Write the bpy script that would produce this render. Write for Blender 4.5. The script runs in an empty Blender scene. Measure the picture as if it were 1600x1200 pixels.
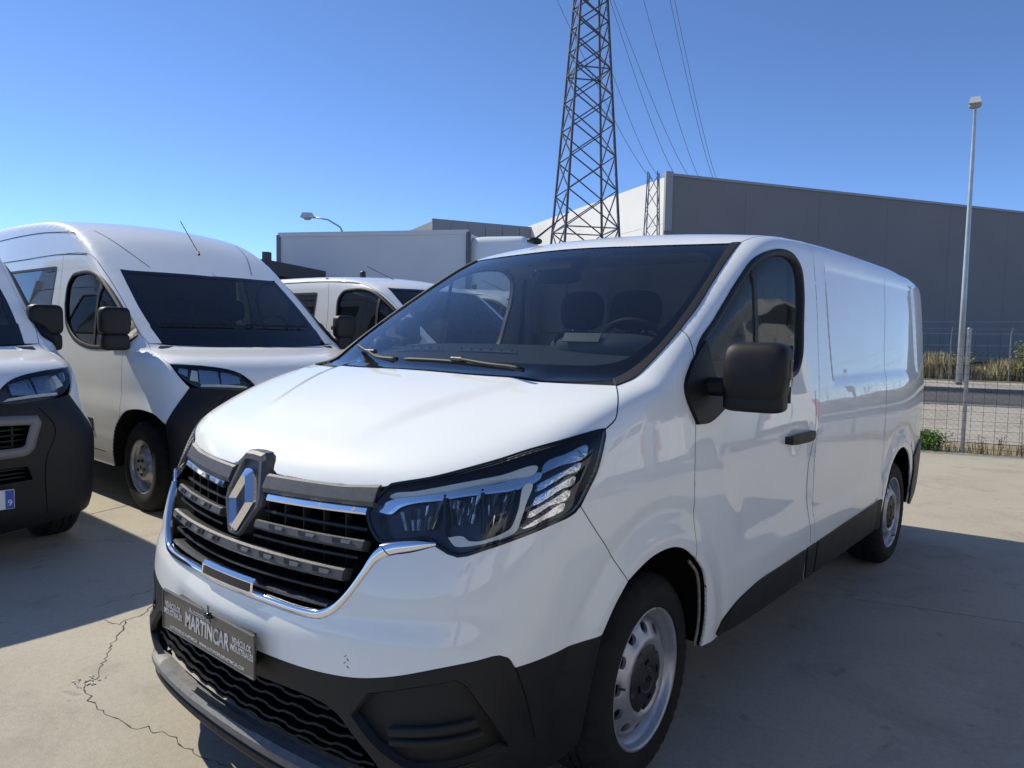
import bpy, math, random
import numpy as np
from mathutils import Vector, Matrix
from mathutils.geometry import delaunay_2d_cdt
PI = math.pi
scene = bpy.context.scene
COL = scene.collection
# ---------------- camera ----------------
CP = np.array([2.0248555, -1.0592432, 1.4332910]); YAW, PIT, ROL, FPX = .70420693, .06810171, .01883757, 1142.8
_F = np.array([-math.sin(YAW)*math.cos(PIT), math.cos(YAW)*math.cos(PIT), -math.sin(PIT)])
_R = np.array([math.cos(YAW), math.sin(YAW), 0.0]); _U = np.cross(_R, _F)
_R, _U = math.cos(ROL)*_R + math.sin(ROL)*_U, -math.sin(ROL)*_R + math.cos(ROL)*_U
cam = bpy.data.cameras.new('camera'); camo = bpy.data.objects.new('camera', cam); COL.objects.link(camo)
camo.matrix_world = Matrix(((_R[0], _U[0], -_F[0], CP[0]), (_R[1], _U[1], -_F[1], CP[1]), (_R[2], _U[2], -_F[2], CP[2]), (0, 0, 0, 1)))
cam.sensor_width = 36; cam.lens = 36*FPX/1600; cam.clip_start = .05; cam.clip_end = 3000
scene.camera = camo
# ---------------- sky, sun, exposure ----------------
SUN_EL, SUN_AZ = math.radians(41), math.atan2(-.985, -.14)      # azimuth of the sun seen from above, clockwise from +Y
w = bpy.data.worlds.new('World'); scene.world = w; w.use_nodes = True
nt = w.node_tree; bg = nt.nodes['Background']
sky = nt.nodes.new('ShaderNodeTexSky'); sky.sky_type = 'NISHITA'; sky.sun_disc = False
sky.sun_elevation = SUN_EL; sky.sun_rotation = SUN_AZ; sky.altitude = 3000; sky.air_density = .8; sky.dust_density = .0; sky.ozone_density = 5.0
hs_ = nt.nodes.new('ShaderNodeHueSaturation'); hs_.inputs['Saturation'].default_value = 1.0; nt.links.new(sky.outputs[0], hs_.inputs['Color'])
tint = nt.nodes.new('ShaderNodeVectorMath'); tint.operation = 'MULTIPLY'; tint.inputs[1].default_value = (.92, .99, 1.07)   # the camera's white balance
nt.links.new(hs_.outputs[0], tint.inputs[0]); nt.links.new(tint.outputs[0], bg.inputs[0]); bg.inputs[1].default_value = .092
sl = bpy.data.lights.new('sun', 'SUN'); slo = bpy.data.objects.new('sun', sl); COL.objects.link(slo)
sl.energy = 2.6; sl.angle = math.radians(.53); sl.color = (1.0, .925, .76)
sd = Vector((math.sin(SUN_AZ)*math.cos(SUN_EL), math.cos(SUN_AZ)*math.cos(SUN_EL), math.sin(SUN_EL)))
slo.rotation_euler = sd.to_track_quat('Z', 'Y').to_euler(); slo.location = (-30, -8, 30)
vs = scene.view_settings; vs.view_transform = 'Standard'; vs.look = 'None'; vs.gamma = 1; vs.exposure = .97; vs.use_curve_mapping = False
# ---------- smooth implicit vehicle bodies (f > 0 inside) ----------
def smin(a, b, k):
    h = np.maximum(k - np.abs(a - b), 0.0) / k
    return np.minimum(a, b) - h * h * h * k / 6.0
def smax(a, b, k): return -smin(-a, -b, k)
def sstep(a, b, x):
    t = np.clip((x - a) / (b - a), 0, 1); return t * t * (3 - 2 * t)
class Spl:
    """natural cubic spline with linear ends"""
    def __init__(s, pts):
        x = np.array([p[0] for p in pts], float); y = np.array([p[1] for p in pts], float); n = len(x)
        h = np.diff(x); A = np.zeros((n, n)); b = np.zeros(n); A[0, 0] = A[-1, -1] = 1
        for i in range(1, n - 1):
            A[i, i-1] = h[i-1]; A[i, i] = 2 * (h[i-1] + h[i]); A[i, i+1] = h[i]
            b[i] = 6 * ((y[i+1] - y[i]) / h[i] - (y[i] - y[i-1]) / h[i-1])
        s.x, s.y, s.h, s.m = x, y, h, np.linalg.solve(A, b)
    def __call__(s, t):
        t = np.asarray(t, float); i = np.clip(np.searchsorted(s.x, t) - 1, 0, len(s.x) - 2)
        h = s.h[i]; a = (s.x[i+1] - t) / h; b = (t - s.x[i]) / h
        lo = t < s.x[0]; hi = t > s.x[-1]
        r = a * s.y[i] + b * s.y[i+1] + ((a**3 - a) * s.m[i] + (b**3 - b) * s.m[i+1]) * h * h / 6
        s0 = (s.y[1]-s.y[0])/s.h[0] - s.h[0]*s.m[1]/6; s1 = (s.y[-1]-s.y[-2])/s.h[-1] + s.h[-1]*s.m[-2]/6
        return np.where(lo, s.y[0] + s0*(t - s.x[0]), np.where(hi, s.y[-1] + s1*(t - s.x[-1]), r))
def grad(fn, p, e=2e-3):
    g = np.empty_like(p)
    for i in range(3):
        d = np.zeros(3); d[i] = e
        g[:, i] = (fn(p + d) - fn(p - d)) / (2 * e)
    return g
def normals(fn, p):
    g = -grad(fn, p); return g / (np.linalg.norm(g, axis=1, keepdims=True) + 1e-12)
def onto(fn, p, level=0.0, it=4):
    p = np.array(p, float)
    for _ in range(it):
        g = grad(fn, p); p = p - g * ((fn(p) - level) / ((g * g).sum(1) + 1e-9))[:, None]
    return p
def march(fn, o, d, t0, t1, n=60, level=0.0):
    o = np.atleast_2d(o); d = np.broadcast_to(d, o.shape); N = len(o)
    ta = np.full(N, t0); tb = np.full(N, np.nan); dt = (t1 - t0) / n; hit = np.zeros(N, bool)
    for i in range(n):
        t = t0 + dt * (i + 1); v = fn(o + d * t) > level
        new = v & ~hit; tb[new] = t; hit |= new; ta[~hit] = t
    a = ta.copy(); b = np.where(hit, tb, t1)
    for _ in range(18):
        m = (a + b) / 2; v = fn(o + d * m[:, None]) > level
        b = np.where(v, m, b); a = np.where(v, a, m)
    return o + d * b[:, None], hit
# ---------- the main van: front at y=0, rear at y=5.07, half width 0.95 ----------
T_w = Spl([(.12,.87),(.30,.918),(.45,.935),(.65,.945),(.85,.948),(1.0,.945),(1.15,.931),(1.3,.91),(1.5,.885),(1.7,.862),(1.85,.842),(2.0,.82)])
T_t = Spl([(-.2,.20),(0,.135),(.3,.065),(.6,.028),(.9,.008),(1.2,0),(1.6,0),(3.8,0),(4.3,.004),(4.7,.02),(5.1,.055)])
T_f = Spl([(.10,.10),(.18,.05),(.24,.02),(.36,.0),(.5,.0),(.62,.0),(.72,.012),(.85,.045),(.95,.085),(1.05,.13),(1.15,.19),(1.3,.30)])
T_h = Spl([(-.2,.90),(0,1.0),(.15,1.07),(.3,1.135),(.5,1.213),(.7,1.27),(.9,1.31)])
T_r = Spl([(1.4,1.83),(1.7,1.875),(1.9,1.905),(2.2,1.933),(2.6,1.95),(3.3,1.955),(4.2,1.94),(4.9,1.91),(5.2,1.89)])
def box01(y, z, y0, y1, z0, z1, w):
    return sstep(y0-w, y0+w, y)*(1-sstep(y1-w, y1+w, y))*sstep(z0-w, z0+w, z)*(1-sstep(z1-w, z1+w, z))
def side_detail(y, z):
    d = .010*(1-sstep(.57, .66, z-.02*(y-2)))*sstep(1.3, 1.7, y)*(1-sstep(3.5, 3.8, y))
    d = d - .008*box01(y, z, 2.66, 4.55, 1.235, 1.79, .028)
    e = np.sqrt(((y-.955)/.375)**2 + ((z-.345)/.425)**2); d = d + .010*np.exp(-((e-1.06)/.10)**2)*sstep(.2,.5,z) - .004*np.exp(-((e-1.30)/.06)**2)
    e = np.sqrt(((y-4.0)/.44)**2 + ((z-.345)/.43)**2); d = d + .010*np.exp(-((e-1.06)/.10)**2)*sstep(.2,.5,z) - .004*np.exp(-((e-1.30)/.06)**2)
    # pressed hollow in the door skin above the lower swage
    c = 1.52 - .55*(z-.75)
    d = d - .010*sstep(c-.06, c+.10, y)*(1-sstep(2.25, 2.36, y))*sstep(.64, .72, z)*(1-sstep(.92, 1.16, z))
    d = d - .008*np.exp(-(((y-2.10)/.075)**2 + ((z-1.0)/.045)**2)**2)*(y > 1.8)
    return d
def f_van(p):
    u = np.sqrt(p[:, 0]**2 + 1e-6); y = p[:, 1]; z = p[:, 2]
    side = T_w(z) - T_t(y) - .05*sstep(4.0,5.1,y)*(1-sstep(.7,1.7,z)) - u + side_detail(y, z)
    front = (y - T_f(z) + .010*(1-sstep(.60,.68, z-.06*u)) - (.257-.05*(1-sstep(.3,.7,z)))*u*u) * .95
    yh = y - .18*u*u
    cr_ = .30 + .22*sstep(.2, .9, y)
    hood = (T_h(yh) + .011*(1-sstep(cr_-.05, cr_+.05, u))*sstep(.22, .45, y) - .006*(u/.8)**4 - z) * .95
    yw = y - .255*u*u
    ws = (1.285 + (yw - .80)*.655 - .065*(yw-.8)*(yw-.8) - z) * .87
    roof = T_r(y) - .045*(u/.8)**2 - z
    top = smin(roof, smax(hood, ws, .03), .12)
    ft = smin(front, top, .09)
    k = .12 + .24 * (1 - sstep(.2, .85, y)) * (1 - .55*sstep(1.0,1.25,z)) * (1 - .6*(1-sstep(.3,.75,z)))
    b = smin(ft, side, k)
    rear = 5.07 - .03*np.abs(z-.8) - .05*u*u - y
    return smin(b, rear, .12)
# ---------- high-roof van body (front at y=0) ----------
D_w = Spl([(.15,.93),(.3,.985),(.5,1.01),(.8,1.02),(1.1,1.015),(1.35,.99),(1.7,.945),(2.0,.90),(2.25,.87),(2.45,.845),(2.6,.82)])
D_t = Spl([(-.2,.30),(0,.21),(.3,.10),(.6,.035),(.9,.008),(1.2,0),(1.6,0),(5.0,0),(6.,.03)])
D_f = Spl([(.15,.12),(.25,.03),(.4,.0),(.6,.0),(.8,.015),(.95,.04),(1.05,.09),(1.2,.22)])
D_h = Spl([(-.2,.98),(0,1.08),(.15,1.155),(.35,1.215),(.6,1.255),(.85,1.295),(1.1,1.34)])
D_r = Spl([(1.3,1.86),(1.6,2.03),(1.9,2.18),(2.3,2.35),(2.7,2.45),(3.2,2.50),(4.2,2.53),(6.,2.53)])
def f_duc(p):
    u = np.sqrt(p[:, 0]**2 + 1e-6); y = p[:, 1]; z = p[:, 2]
    side = D_w(z) - D_t(y)*(.35 + .65*sstep(.7,1.0,z)) + .015*(1-sstep(.75,.95,z)) - u
    front = (y - D_f(z) - .20*u*u) * .95
    hood = (D_h(y - .12*u*u) - .015*u**4 - z) * .95
    yw = y - .17*u*u
    ws = (1.35 + (yw - .80)*.76 - .03*(yw-.8)*(yw-.8) - z) * .82
    roof = (D_r(y - .13*u*u) - .07*u*u - z) * .93
    top = smin(roof, smax(hood, ws, .03), .05)
    b = smin(smin(front, top, .10), side, .14 - .06*sstep(1.6, 2.6, y) + .22 * (1 - sstep(.15, .8, y)) * (.35 + .65*sstep(.7,1.0,z)))
    return smin(b, 6.0 - y, .1)
HL_DRL1 = [(0.536, 0.192, 0.991), (0.537, 0.198, 1.002), (0.605, 0.23, 1.02), (0.679, 0.275, 1.04), (0.777, 0.365, 1.067), (0.835, 0.458, 1.087), (0.841, 0.448, 1.071), (0.785, 0.356, 1.052), (0.687, 0.267, 1.022), (0.612, 0.223, 1.004)]
HL_DRL2 = [(0.715, 0.234, 0.915), (0.739, 0.24, 0.891), (0.758, 0.254, 0.89), (0.81, 0.307, 0.904), (0.845, 0.359, 0.925), (0.849, 0.376, 0.956), (0.849, 0.394, 0.992), (0.844, 0.426, 1.045), (0.832, 0.405, 1.045), (0.837, 0.367, 0.975), (0.832, 0.345, 0.937), (0.825, 0.332, 0.929), (0.765, 0.266, 0.91), (0.752, 0.26, 0.92)]
HL_TRIM = [(0.51, 0.173, 0.956), (0.519, 0.183, 0.973), (0.656, 0.251, 1.013), (0.784, 0.357, 1.045), (0.846, 0.462, 1.065), (0.848, 0.452, 1.053), (0.689, 0.265, 1.008), (0.566, 0.198, 0.976), (0.545, 0.183, 0.956)]
HL_T1 = [(0.847, 0.459, 1.067), (0.84, 0.479, 1.091), (0.861, 0.546, 1.111), (0.879, 0.624, 1.127), (0.885, 0.607, 1.099), (0.866, 0.523, 1.084)]
HL_T2 = [(0.852, 0.445, 1.043), (0.873, 0.523, 1.067), (0.885, 0.586, 1.083), (0.887, 0.572, 1.065), (0.877, 0.526, 1.057), (0.853, 0.43, 1.025)]
HL_T3 = [(0.856, 0.422, 1.008), (0.873, 0.483, 1.03), (0.888, 0.558, 1.049), (0.889, 0.548, 1.031), (0.882, 0.511, 1.024), (0.856, 0.411, 0.991)]
HL_T4 = [(0.855, 0.399, 0.973), (0.874, 0.458, 0.995), (0.889, 0.532, 1.015), (0.89, 0.523, 0.997), (0.878, 0.462, 0.985), (0.854, 0.392, 0.96)]
HL_T5 = [(0.85, 0.375, 0.933), (0.873, 0.437, 0.962), (0.889, 0.508, 0.984), (0.89, 0.5, 0.966), (0.878, 0.447, 0.953), (0.86, 0.393, 0.935)]
HL_R1 = [(0.569, 0.209, 0.956), (0.605, 0.235, 0.985), (0.674, 0.273, 0.997), (0.692, 0.259, 0.949), (0.668, 0.237, 0.925), (0.6, 0.202, 0.914)]
HL_R2 = [(0.686, 0.277, 0.994), (0.716, 0.302, 1.005), (0.75, 0.332, 1.014), (0.767, 0.318, 0.962), (0.753, 0.299, 0.944), (0.708, 0.264, 0.937)]
HL_R3 = [(0.76, 0.338, 1.01), (0.806, 0.403, 1.03), (0.814, 0.373, 0.97), (0.805, 0.348, 0.939), (0.783, 0.322, 0.935)]
CRACKPTS = [[(-1.77, 0.583), (-1.663, 0.47), (-1.671, 0.395), (-1.549, 0.329), (-1.43, 0.243), (-1.227, 0.124), (-1.125, 0.062), (-1.114, 0.013)], [(-1.114, 0.013), (-1.019, -0.007), (-0.952, -0.008), (-0.852, -0.033), (-0.796, -0.025), (-0.732, -0.01), (-0.654, 0.008), (-0.565, 0.037), (-0.519, 0.062), (-0.447, 0.067), (-0.368, 0.074), (-0.295, 0.078), (-0.239, 0.094), (-0.158, 0.114)], [(-1.735, 0.313), (-1.628, 0.348), (-1.671, 0.395)]]
WIRES = [((-23.37, 37.07, 21.97), (-61.84, 118.2, 29.79)), ((-23.23, 37.2, 21.98), (-59.63, 120.01, 29.05)), ((-21.82, 38.39, 22.01), (-58.41, 121.04, 28.96)), ((-20.59, 39.44, 22.04), (-56.48, 122.65, 28.67)), ((-20.38, 39.62, 22.05), (-56.05, 123.01, 28.68)), ((-22.89, 37.06, 17.18), (-63.92, 116.43, 29.74)), ((-25.83, 34.98, 21.91), (-65.2, 115.31, 29.36))]
FARLAMP = (-31.1, 23.9, 7.6); HALL = ((-44.0, 42.25, 0), (.42, .907, 0), 11.5, 11.1); YS = (-33.9, 48.0, 9.2)
PYL = ((-22.43, 33.9, 0), math.radians(-38.6), 3.96)
LORRY = ((-7.94, 12.83, 0), math.radians(116.8), 'lorry with a plain pale grey box body behind the parked vans', 4.69, 2.4, 2.62, 1.05)
FLAT = ((-11.37, 5.70, 0), math.radians(29.4))
# ---------------- materials ----------------
MATS = {}
def mat(name, col, rough=.5, metal=0, coat=0, coat_r=.03, noise=0, nscale=30, bump=0, bscale=200, emit=None, spec=.5, alpha=None, dirt=0):
    if name in MATS: return MATS[name]
    m = bpy.data.materials.new(name); m.use_nodes = True; t = m.node_tree; b = t.nodes['Principled BSDF']
    b.inputs['Base Color'].default_value = (*col, 1); b.inputs['Roughness'].default_value = rough; b.inputs['Metallic'].default_value = metal
    b.inputs['Coat Weight'].default_value = coat; b.inputs['Coat Roughness'].default_value = coat_r; b.inputs['Specular IOR Level'].default_value = spec
    tc = t.nodes.new('ShaderNodeTexCoord')
    if noise:
        n = t.nodes.new('ShaderNodeTexNoise'); n.inputs['Scale'].default_value = nscale; n.inputs['Detail'].default_value = 5
        t.links.new(tc.outputs['Object'], n.inputs['Vector'])
        mp = t.nodes.new('ShaderNodeMapRange'); mp.inputs[1].default_value = .3; mp.inputs[2].default_value = .7
        mp.inputs[3].default_value = 1 - noise; mp.inputs[4].default_value = 1 + noise
        t.links.new(n.outputs[0], mp.inputs[0])
        mx = t.nodes.new('ShaderNodeVectorMath'); mx.operation = 'SCALE'; mx.inputs[0].default_value = col
        t.links.new(mp.outputs[0], mx.inputs['Scale']); t.links.new(mx.outputs[0], b.inputs['Base Color'])
        rr = t.nodes.new('ShaderNodeMapRange'); rr.inputs[3].default_value = max(rough - .12, .02); rr.inputs[4].default_value = rough + .12
        t.links.new(n.outputs[0], rr.inputs[0]); t.links.new(rr.outputs[0], b.inputs['Roughness'])
    if bump:
        n2 = t.nodes.new('ShaderNodeTexNoise'); n2.inputs['Scale'].default_value = bscale; n2.inputs['Detail'].default_value = 4
        t.links.new(tc.outputs['Object'], n2.inputs['Vector'])
        bp = t.nodes.new('ShaderNodeBump'); bp.inputs['Strength'].default_value = bump; bp.inputs['Distance'].default_value = .002
        t.links.new(n2.outputs[0], bp.inputs['Height']); t.links.new(bp.outputs[0], b.inputs['Normal'])
    if emit: b.inputs['Emission Color'].default_value = (*emit, 1); b.inputs['Emission Strength'].default_value = 1
    MATS[name] = m; return m
def glass(name, tint, refl=1.0, rough=.0, dust=.025):
    m = bpy.data.materials.new(name); m.use_nodes = True; t = m.node_tree; t.nodes.clear()
    o = t.nodes.new('ShaderNodeOutputMaterial'); mx = t.nodes.new('ShaderNodeMixShader'); fr = t.nodes.new('ShaderNodeFresnel'); fr.inputs[0].default_value = 1.52
    ml = t.nodes.new('ShaderNodeMath'); ml.operation = 'MULTIPLY'; ml.inputs[1].default_value = 1.7 * refl; ml.use_clamp = True
    tr = t.nodes.new('ShaderNodeBsdfTransparent'); tr.inputs[0].default_value = (*tint, 1)
    g = t.nodes.new('ShaderNodeBsdfGlossy'); g.inputs['Roughness'].default_value = rough; g.inputs[0].default_value = (1, 1, 1, 1)
    t.links.new(fr.outputs[0], ml.inputs[0]); t.links.new(ml.outputs[0], mx.inputs[0]); df = t.nodes.new('ShaderNodeBsdfDiffuse'); df.inputs[0].default_value = (.8, .82, .85, 1); md = t.nodes.new('ShaderNodeMixShader'); md.inputs[0].default_value = dust; t.links.new(tr.outputs[0], md.inputs[1]); t.links.new(df.outputs[0], md.inputs[2]); t.links.new(md.outputs[0], mx.inputs[1]); t.links.new(g.outputs[0], mx.inputs[2]); t.links.new(mx.outputs[0], o.inputs[0])
    MATS[name] = m; return m
def paint(name, col, wave=.0):
    """clear-coated car paint with faint orange peel and dust"""
    m = mat(name, col, .5, 0, 1.0, .02, spec=.12)
    t = m.node_tree; b = t.nodes['Principled BSDF']; tc = t.nodes['Texture Coordinate']
    n = t.nodes.new('ShaderNodeTexNoise'); n.inputs['Scale'].default_value = 3.0; n.inputs['Detail'].default_value = 6
    t.links.new(tc.outputs['Object'], n.inputs['Vector'])
    mp = t.nodes.new('ShaderNodeMapRange'); mp.inputs[1].default_value = .35; mp.inputs[2].default_value = .75; mp.inputs[3].default_value = 1.0; mp.inputs[4].default_value = .955
    t.links.new(n.outputs[0], mp.inputs[0])
    mx = t.nodes.new('ShaderNodeVectorMath'); mx.operation = 'SCALE'; mx.inputs[0].default_value = col
    t.links.new(mp.outputs[0], mx.inputs['Scale']); t.links.new(mx.outputs[0], b.inputs['Base Color'])
    n2 = t.nodes.new('ShaderNodeTexNoise'); n2.inputs['Scale'].default_value = 2.2; n2.inputs['Detail'].default_value = 1
    t.links.new(tc.outputs['Object'], n2.inputs['Vector'])
    bp = t.nodes.new('ShaderNodeBump'); bp.inputs['Strength'].default_value = 1; bp.inputs['Distance'].default_value = wave
    t.links.new(n2.outputs[0], bp.inputs['Height']); t.links.new(bp.outputs[0], b.inputs['Coat Normal'])
    mp2 = t.nodes.new('ShaderNodeMapRange'); mp2.inputs[3].default_value = .0; mp2.inputs[4].default_value = .028
    t.links.new(n.outputs[0], mp2.inputs[0]); t.links.new(mp2.outputs[0], b.inputs['Coat Roughness'])
    return m
WHITE = paint('white_paint', (.87, .89, .86), .0020)
WHITE2 = paint('white_paint_dusty', (.85, .86, .84), .003)
BLACKP = mat('black_plastic', (.0105, .0108, .0118), .50, spec=.34, noise=.25, nscale=14, bump=.35, bscale=900)
BLACKG = mat('black_gloss', (.006, .006, .007), .12)
RUBBER = mat('rubber_seal', (.012, .012, .013), .6)
GREYP = mat('grey_plastic', (.072, .073, .078), .40, noise=.15, nscale=60, bump=.5, bscale=700)
SILVERP = mat('silver_plastic', (.16, .16, .165), .40, .3, bump=.3, bscale=900)
CHROME = mat('chrome', (.88, .88, .9), .06, 1.0)
TYRE = mat('tyre_rubber', (.013, .0128, .0125), .78, noise=.45, nscale=14, bump=.5, bscale=300, spec=.3)
RIM = mat('rim_paint', (.40, .41, .43), .33, .55, noise=.12, nscale=25)
RIMD = mat('rim_paint_worn', (.42, .42, .44), .4, .5, noise=.2, nscale=25)
CAPB = mat('hub_cap_plastic', (.016, .016, .019), .5, bump=.3, bscale=500)
SKID = mat('skid_plastic', (.115, .115, .12), .42, noise=.2, nscale=40, bump=.3, bscale=900)
MESHB = mat('mesh_black', (.0055, .0055, .0065), .55, spec=.3)
DARK = mat('dark_cavity', (.006, .006, .007), .9, spec=.1)
UNDER = mat('underbody', (.012, .012, .013), .9, noise=.3, nscale=8, spec=.1)
INTER = mat('interior_trim', (.09, .094, .10), .75, noise=.1, nscale=40)
DASH = mat('dashboard_plastic', (.11, .125, .125), .65, bump=.3, bscale=500)
SEAT = mat('seat_fabric', (.018, .019, .024), .9, noise=.3, nscale=90)
BULK = mat('bulkhead_panel', (.36, .365, .37), .7, noise=.08, nscale=5)
LIGHTP = mat('light_panel', (.50, .52, .52), .5)
FACET = [mat('facet_dark', (.05, .05, .05), .2, .5), mat('facet_mid', (.20, .195, .18), .18, 1.0), mat('facet_bright', (.70, .68, .64), .10, .9)]
LAMPH = mat('lamp_shell_grey', (.10, .10, .105), .25, .3)
GLASSW = glass('windscreen_glass', (.90, .95, .95), .50, dust=.006)
GLASSS = glass('side_glass', (.74, .80, .80), .24, dust=.008)
GLASSD = glass('tinted_glass', (.26, .28, .29), .55, dust=.01)
LENS = glass('lens_glass', (.95, .96, .97), .42, dust=.008)
DRL = mat('light_guide', (.90, .95, .84), .3, 0, .6)
REFL = mat('lamp_reflector', (.66, .66, .67), .10, 1.0, bump=1, bscale=45)
DARKC = mat('lamp_housing', (.02, .023, .032), .16, .2)
ORANGE = mat('indicator_amber', (.7, .25, .04), .2)
PLATE = mat('plate_face', (.055, .052, .047), .3, 0, .5)
PLATETXT = mat('plate_lettering', (.55, .55, .54), .4)
PLATEW = mat('plate_white', (.75, .75, .76), .3)
PLATEB = mat('plate_blue', (.03, .12, .45), .3)
REDL = mat('red_lens', (.6, .02, .02), .15, 0, 1)
# ---------------- object helpers ----------------
def link(o, parent=None, label=None, cat=None, group=None, kind=None):
    COL.objects.link(o)
    if parent is not None: o.parent = parent
    if label: o['label'] = label
    if cat: o['category'] = cat
    if group: o['group'] = group
    if kind: o['kind'] = kind
    return o
def thing(name, label, cat, loc=(0, 0, 0), rz=0, group=None):
    o = bpy.data.objects.new(name, None); o.location = loc; o.rotation_euler = (0, 0, rz); o.empty_display_size = .1
    return link(o, None, label, cat, group)
def mk(name, V, Fc, m, parent=None, N=None, smooth=True, **kw):
    me = bpy.data.meshes.new(name)
    me.from_pydata([tuple(map(float, v)) for v in V], [], [tuple(map(int, f)) for f in Fc])
    me.materials.append(m)
    if smooth: me.polygons.foreach_set('use_smooth', [True]*len(me.polygons))
    me.update()
    if N is not None:
        try: me.normals_split_custom_set_from_vertices([tuple(map(float, n)) for n in N])
        except Exception: pass
    elif smooth == 'auto':
        me.set_sharp_from_angle(angle=math.radians(32))
    return link(bpy.data.objects.new(name, me), parent, **kw)
class MB:
    """collects simple solids into one mesh"""
    def __init__(s): s.V = []; s.F = []
    def add(s, V, Fc):
        b = len(s.V); s.V += [tuple(map(float, v)) for v in V]; s.F += [tuple(b + i for i in f) for f in Fc]; return s
    def box(s, c, d, rot=None, bev=0.0):
        x, y, z = [k/2 for k in d]; V = [(a*x, b_*y, e*z) for a in (-1, 1) for b_ in (-1, 1) for e in (-1, 1)]
        if bev:
            b = min(bev, x*.9, y*.9, z*.9); V = []
            for a in (-1, 1):
                for b_ in (-1, 1):
                    for e in (-1, 1): V += [(a*x, b_*(y-b), e*(z-b)), (a*(x-b), b_*y, e*(z-b)), (a*(x-b), b_*(y-b), e*z)]
            def ix(a, b_, e, k): return (((a > 0)*2 + (b_ > 0))*2 + (e > 0))*3 + k
            Fc = []
            for a in (-1, 1): Fc.append([ix(a, -1, -1, 0), ix(a, 1, -1, 0), ix(a, 1, 1, 0), ix(a, -1, 1, 0)][::a])
            for a in (-1, 1): Fc.append([ix(-1, a, -1, 1), ix(-1, a, 1, 1), ix(1, a, 1, 1), ix(1, a, -1, 1)][::a])
            for a in (-1, 1): Fc.append([ix(-1, -1, a, 2), ix(1, -1, a, 2), ix(1, 1, a, 2), ix(-1, 1, a, 2)][::a])
            for a in (-1, 1):
                for b_ in (-1, 1):
                    s1 = a*b_
                    Fc.append([ix(a, b_, -1, 0), ix(a, b_, 1, 0), ix(a, b_, 1, 1), ix(a, b_, -1, 1)][::-s1 if s1 else 1])
                    Fc.append([ix(a, -1, b_, 0), ix(a, -1, b_, 2), ix(a, 1, b_, 2), ix(a, 1, b_, 0)][::-s1])
                    Fc.append([ix(-1, a, b_, 1), ix(1, a, b_, 1), ix(1, a, b_, 2), ix(-1, a, b_, 2)][::-s1])
                    for e in (-1, 1): Fc.append([ix(a, b_, e, 0), ix(a, b_, e, 1), ix(a, b_, e, 2)][::a*b_*e])
        else: Fc = [(0, 1, 3, 2), (4, 6, 7, 5), (0, 4, 5, 1), (2, 3, 7, 6), (0, 2, 6, 4), (1, 5, 7, 3)]
        M = Matrix.Rotation(rot, 3, 'Z') if isinstance(rot, (int, float)) else (rot or Matrix.Identity(3))
        return s.add([Vector(c) + M @ Vector(v) for v in V], Fc)
    def bar(s, a, b, r, n=6, r2=None):
        a = Vector(a); b = Vector(b); d = (b - a).normalized(); u = d.orthogonal().normalized(); v = d.cross(u); r2 = r if r2 is None else r2
        V = [a + (u*math.cos(2*PI*i/n) + v*math.sin(2*PI*i/n))*r for i in range(n)] + [b + (u*math.cos(2*PI*i/n) + v*math.sin(2*PI*i/n))*r2 for i in range(n)]
        return s.add(V, [(i, (i+1) % n, n + (i+1) % n, n + i) for i in range(n)] + [tuple(range(n))[::-1], tuple(range(n, 2*n))])
    def tube(s, pts, r, n=6):
        P = [Vector(p) for p in pts]; V = []; u = None
        for i, p in enumerate(P):
            d = (P[min(i+1, len(P)-1)] - P[max(i-1, 0)]).normalized()
            u = d.orthogonal().normalized() if u is None else (u - d*u.dot(d)).normalized()
            v = d.cross(u); rr = r[i] if hasattr(r, '__len__') else r
            V += [p + (u*math.cos(2*PI*k/n) + v*math.sin(2*PI*k/n))*rr for k in range(n)]
        Fc = [(i*n + k, i*n + (k+1) % n, (i+1)*n + (k+1) % n, (i+1)*n + k) for i in range(len(P)-1) for k in range(n)]
        return s.add(V, Fc + [tuple(range(n))[::-1], tuple(range((len(P)-1)*n, len(P)*n))])
    def prism(s, poly, ex):
        """planar 3-D polygon extruded by a vector"""
        n = len(poly); ex = Vector(ex); V = [Vector(p) for p in poly]; V += [p + ex for p in V]
        return s.add(V, [tuple(range(n)), tuple(range(n, 2*n))[::-1]] + [(i, n + i, n + (i+1) % n, (i+1) % n) for i in range(n)])
    def build(s, name, m, parent=None, smooth=False, **kw): return mk(name, s.V, s.F, m, parent, smooth=smooth, **kw)
def sellip(c, d, n=4.0, nu=28, nv=16, rot=None, taper=None):
    """rounded box; taper(unit point) -> point lets the caller bend it"""
    V = []; Fc = []
    def sp(x): return math.copysign(abs(x)**(2/n), x)
    for j in range(nv + 1):
        ph = -PI/2 + PI*j/nv
        for i in range(nu):
            th = 2*PI*i/nu; p = Vector((sp(math.cos(ph))*sp(math.cos(th)), sp(math.cos(ph))*sp(math.sin(th)), sp(math.sin(ph))))
            if taper: p = Vector(taper(p))
            p = Vector((p.x*d[0]/2, p.y*d[1]/2, p.z*d[2]/2))
            if rot: p = rot @ p
            V.append(Vector(c) + p)
    for j in range(nv):
        for i in range(nu): Fc.append((j*nu + i, j*nu + (i+1) % nu, (j+1)*nu + (i+1) % nu, (j+1)*nu + i))
    return V, Fc
def lathe(prof, seg=48, disp=None):
    """profile of (radius, axial x) turned about X"""
    V = []; n = len(prof)
    for i in range(seg):
        t = 2*PI*i/seg
        for k, (r, a) in enumerate(prof):
            rr = r + (disp(i, k) if disp else 0); V.append((a, rr*math.cos(t), rr*math.sin(t)))
    return V, [(i*n + k, i*n + k + 1, ((i+1) % seg)*n + k + 1, ((i+1) % seg)*n + k) for i in range(seg) for k in range(n - 1)]
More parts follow.
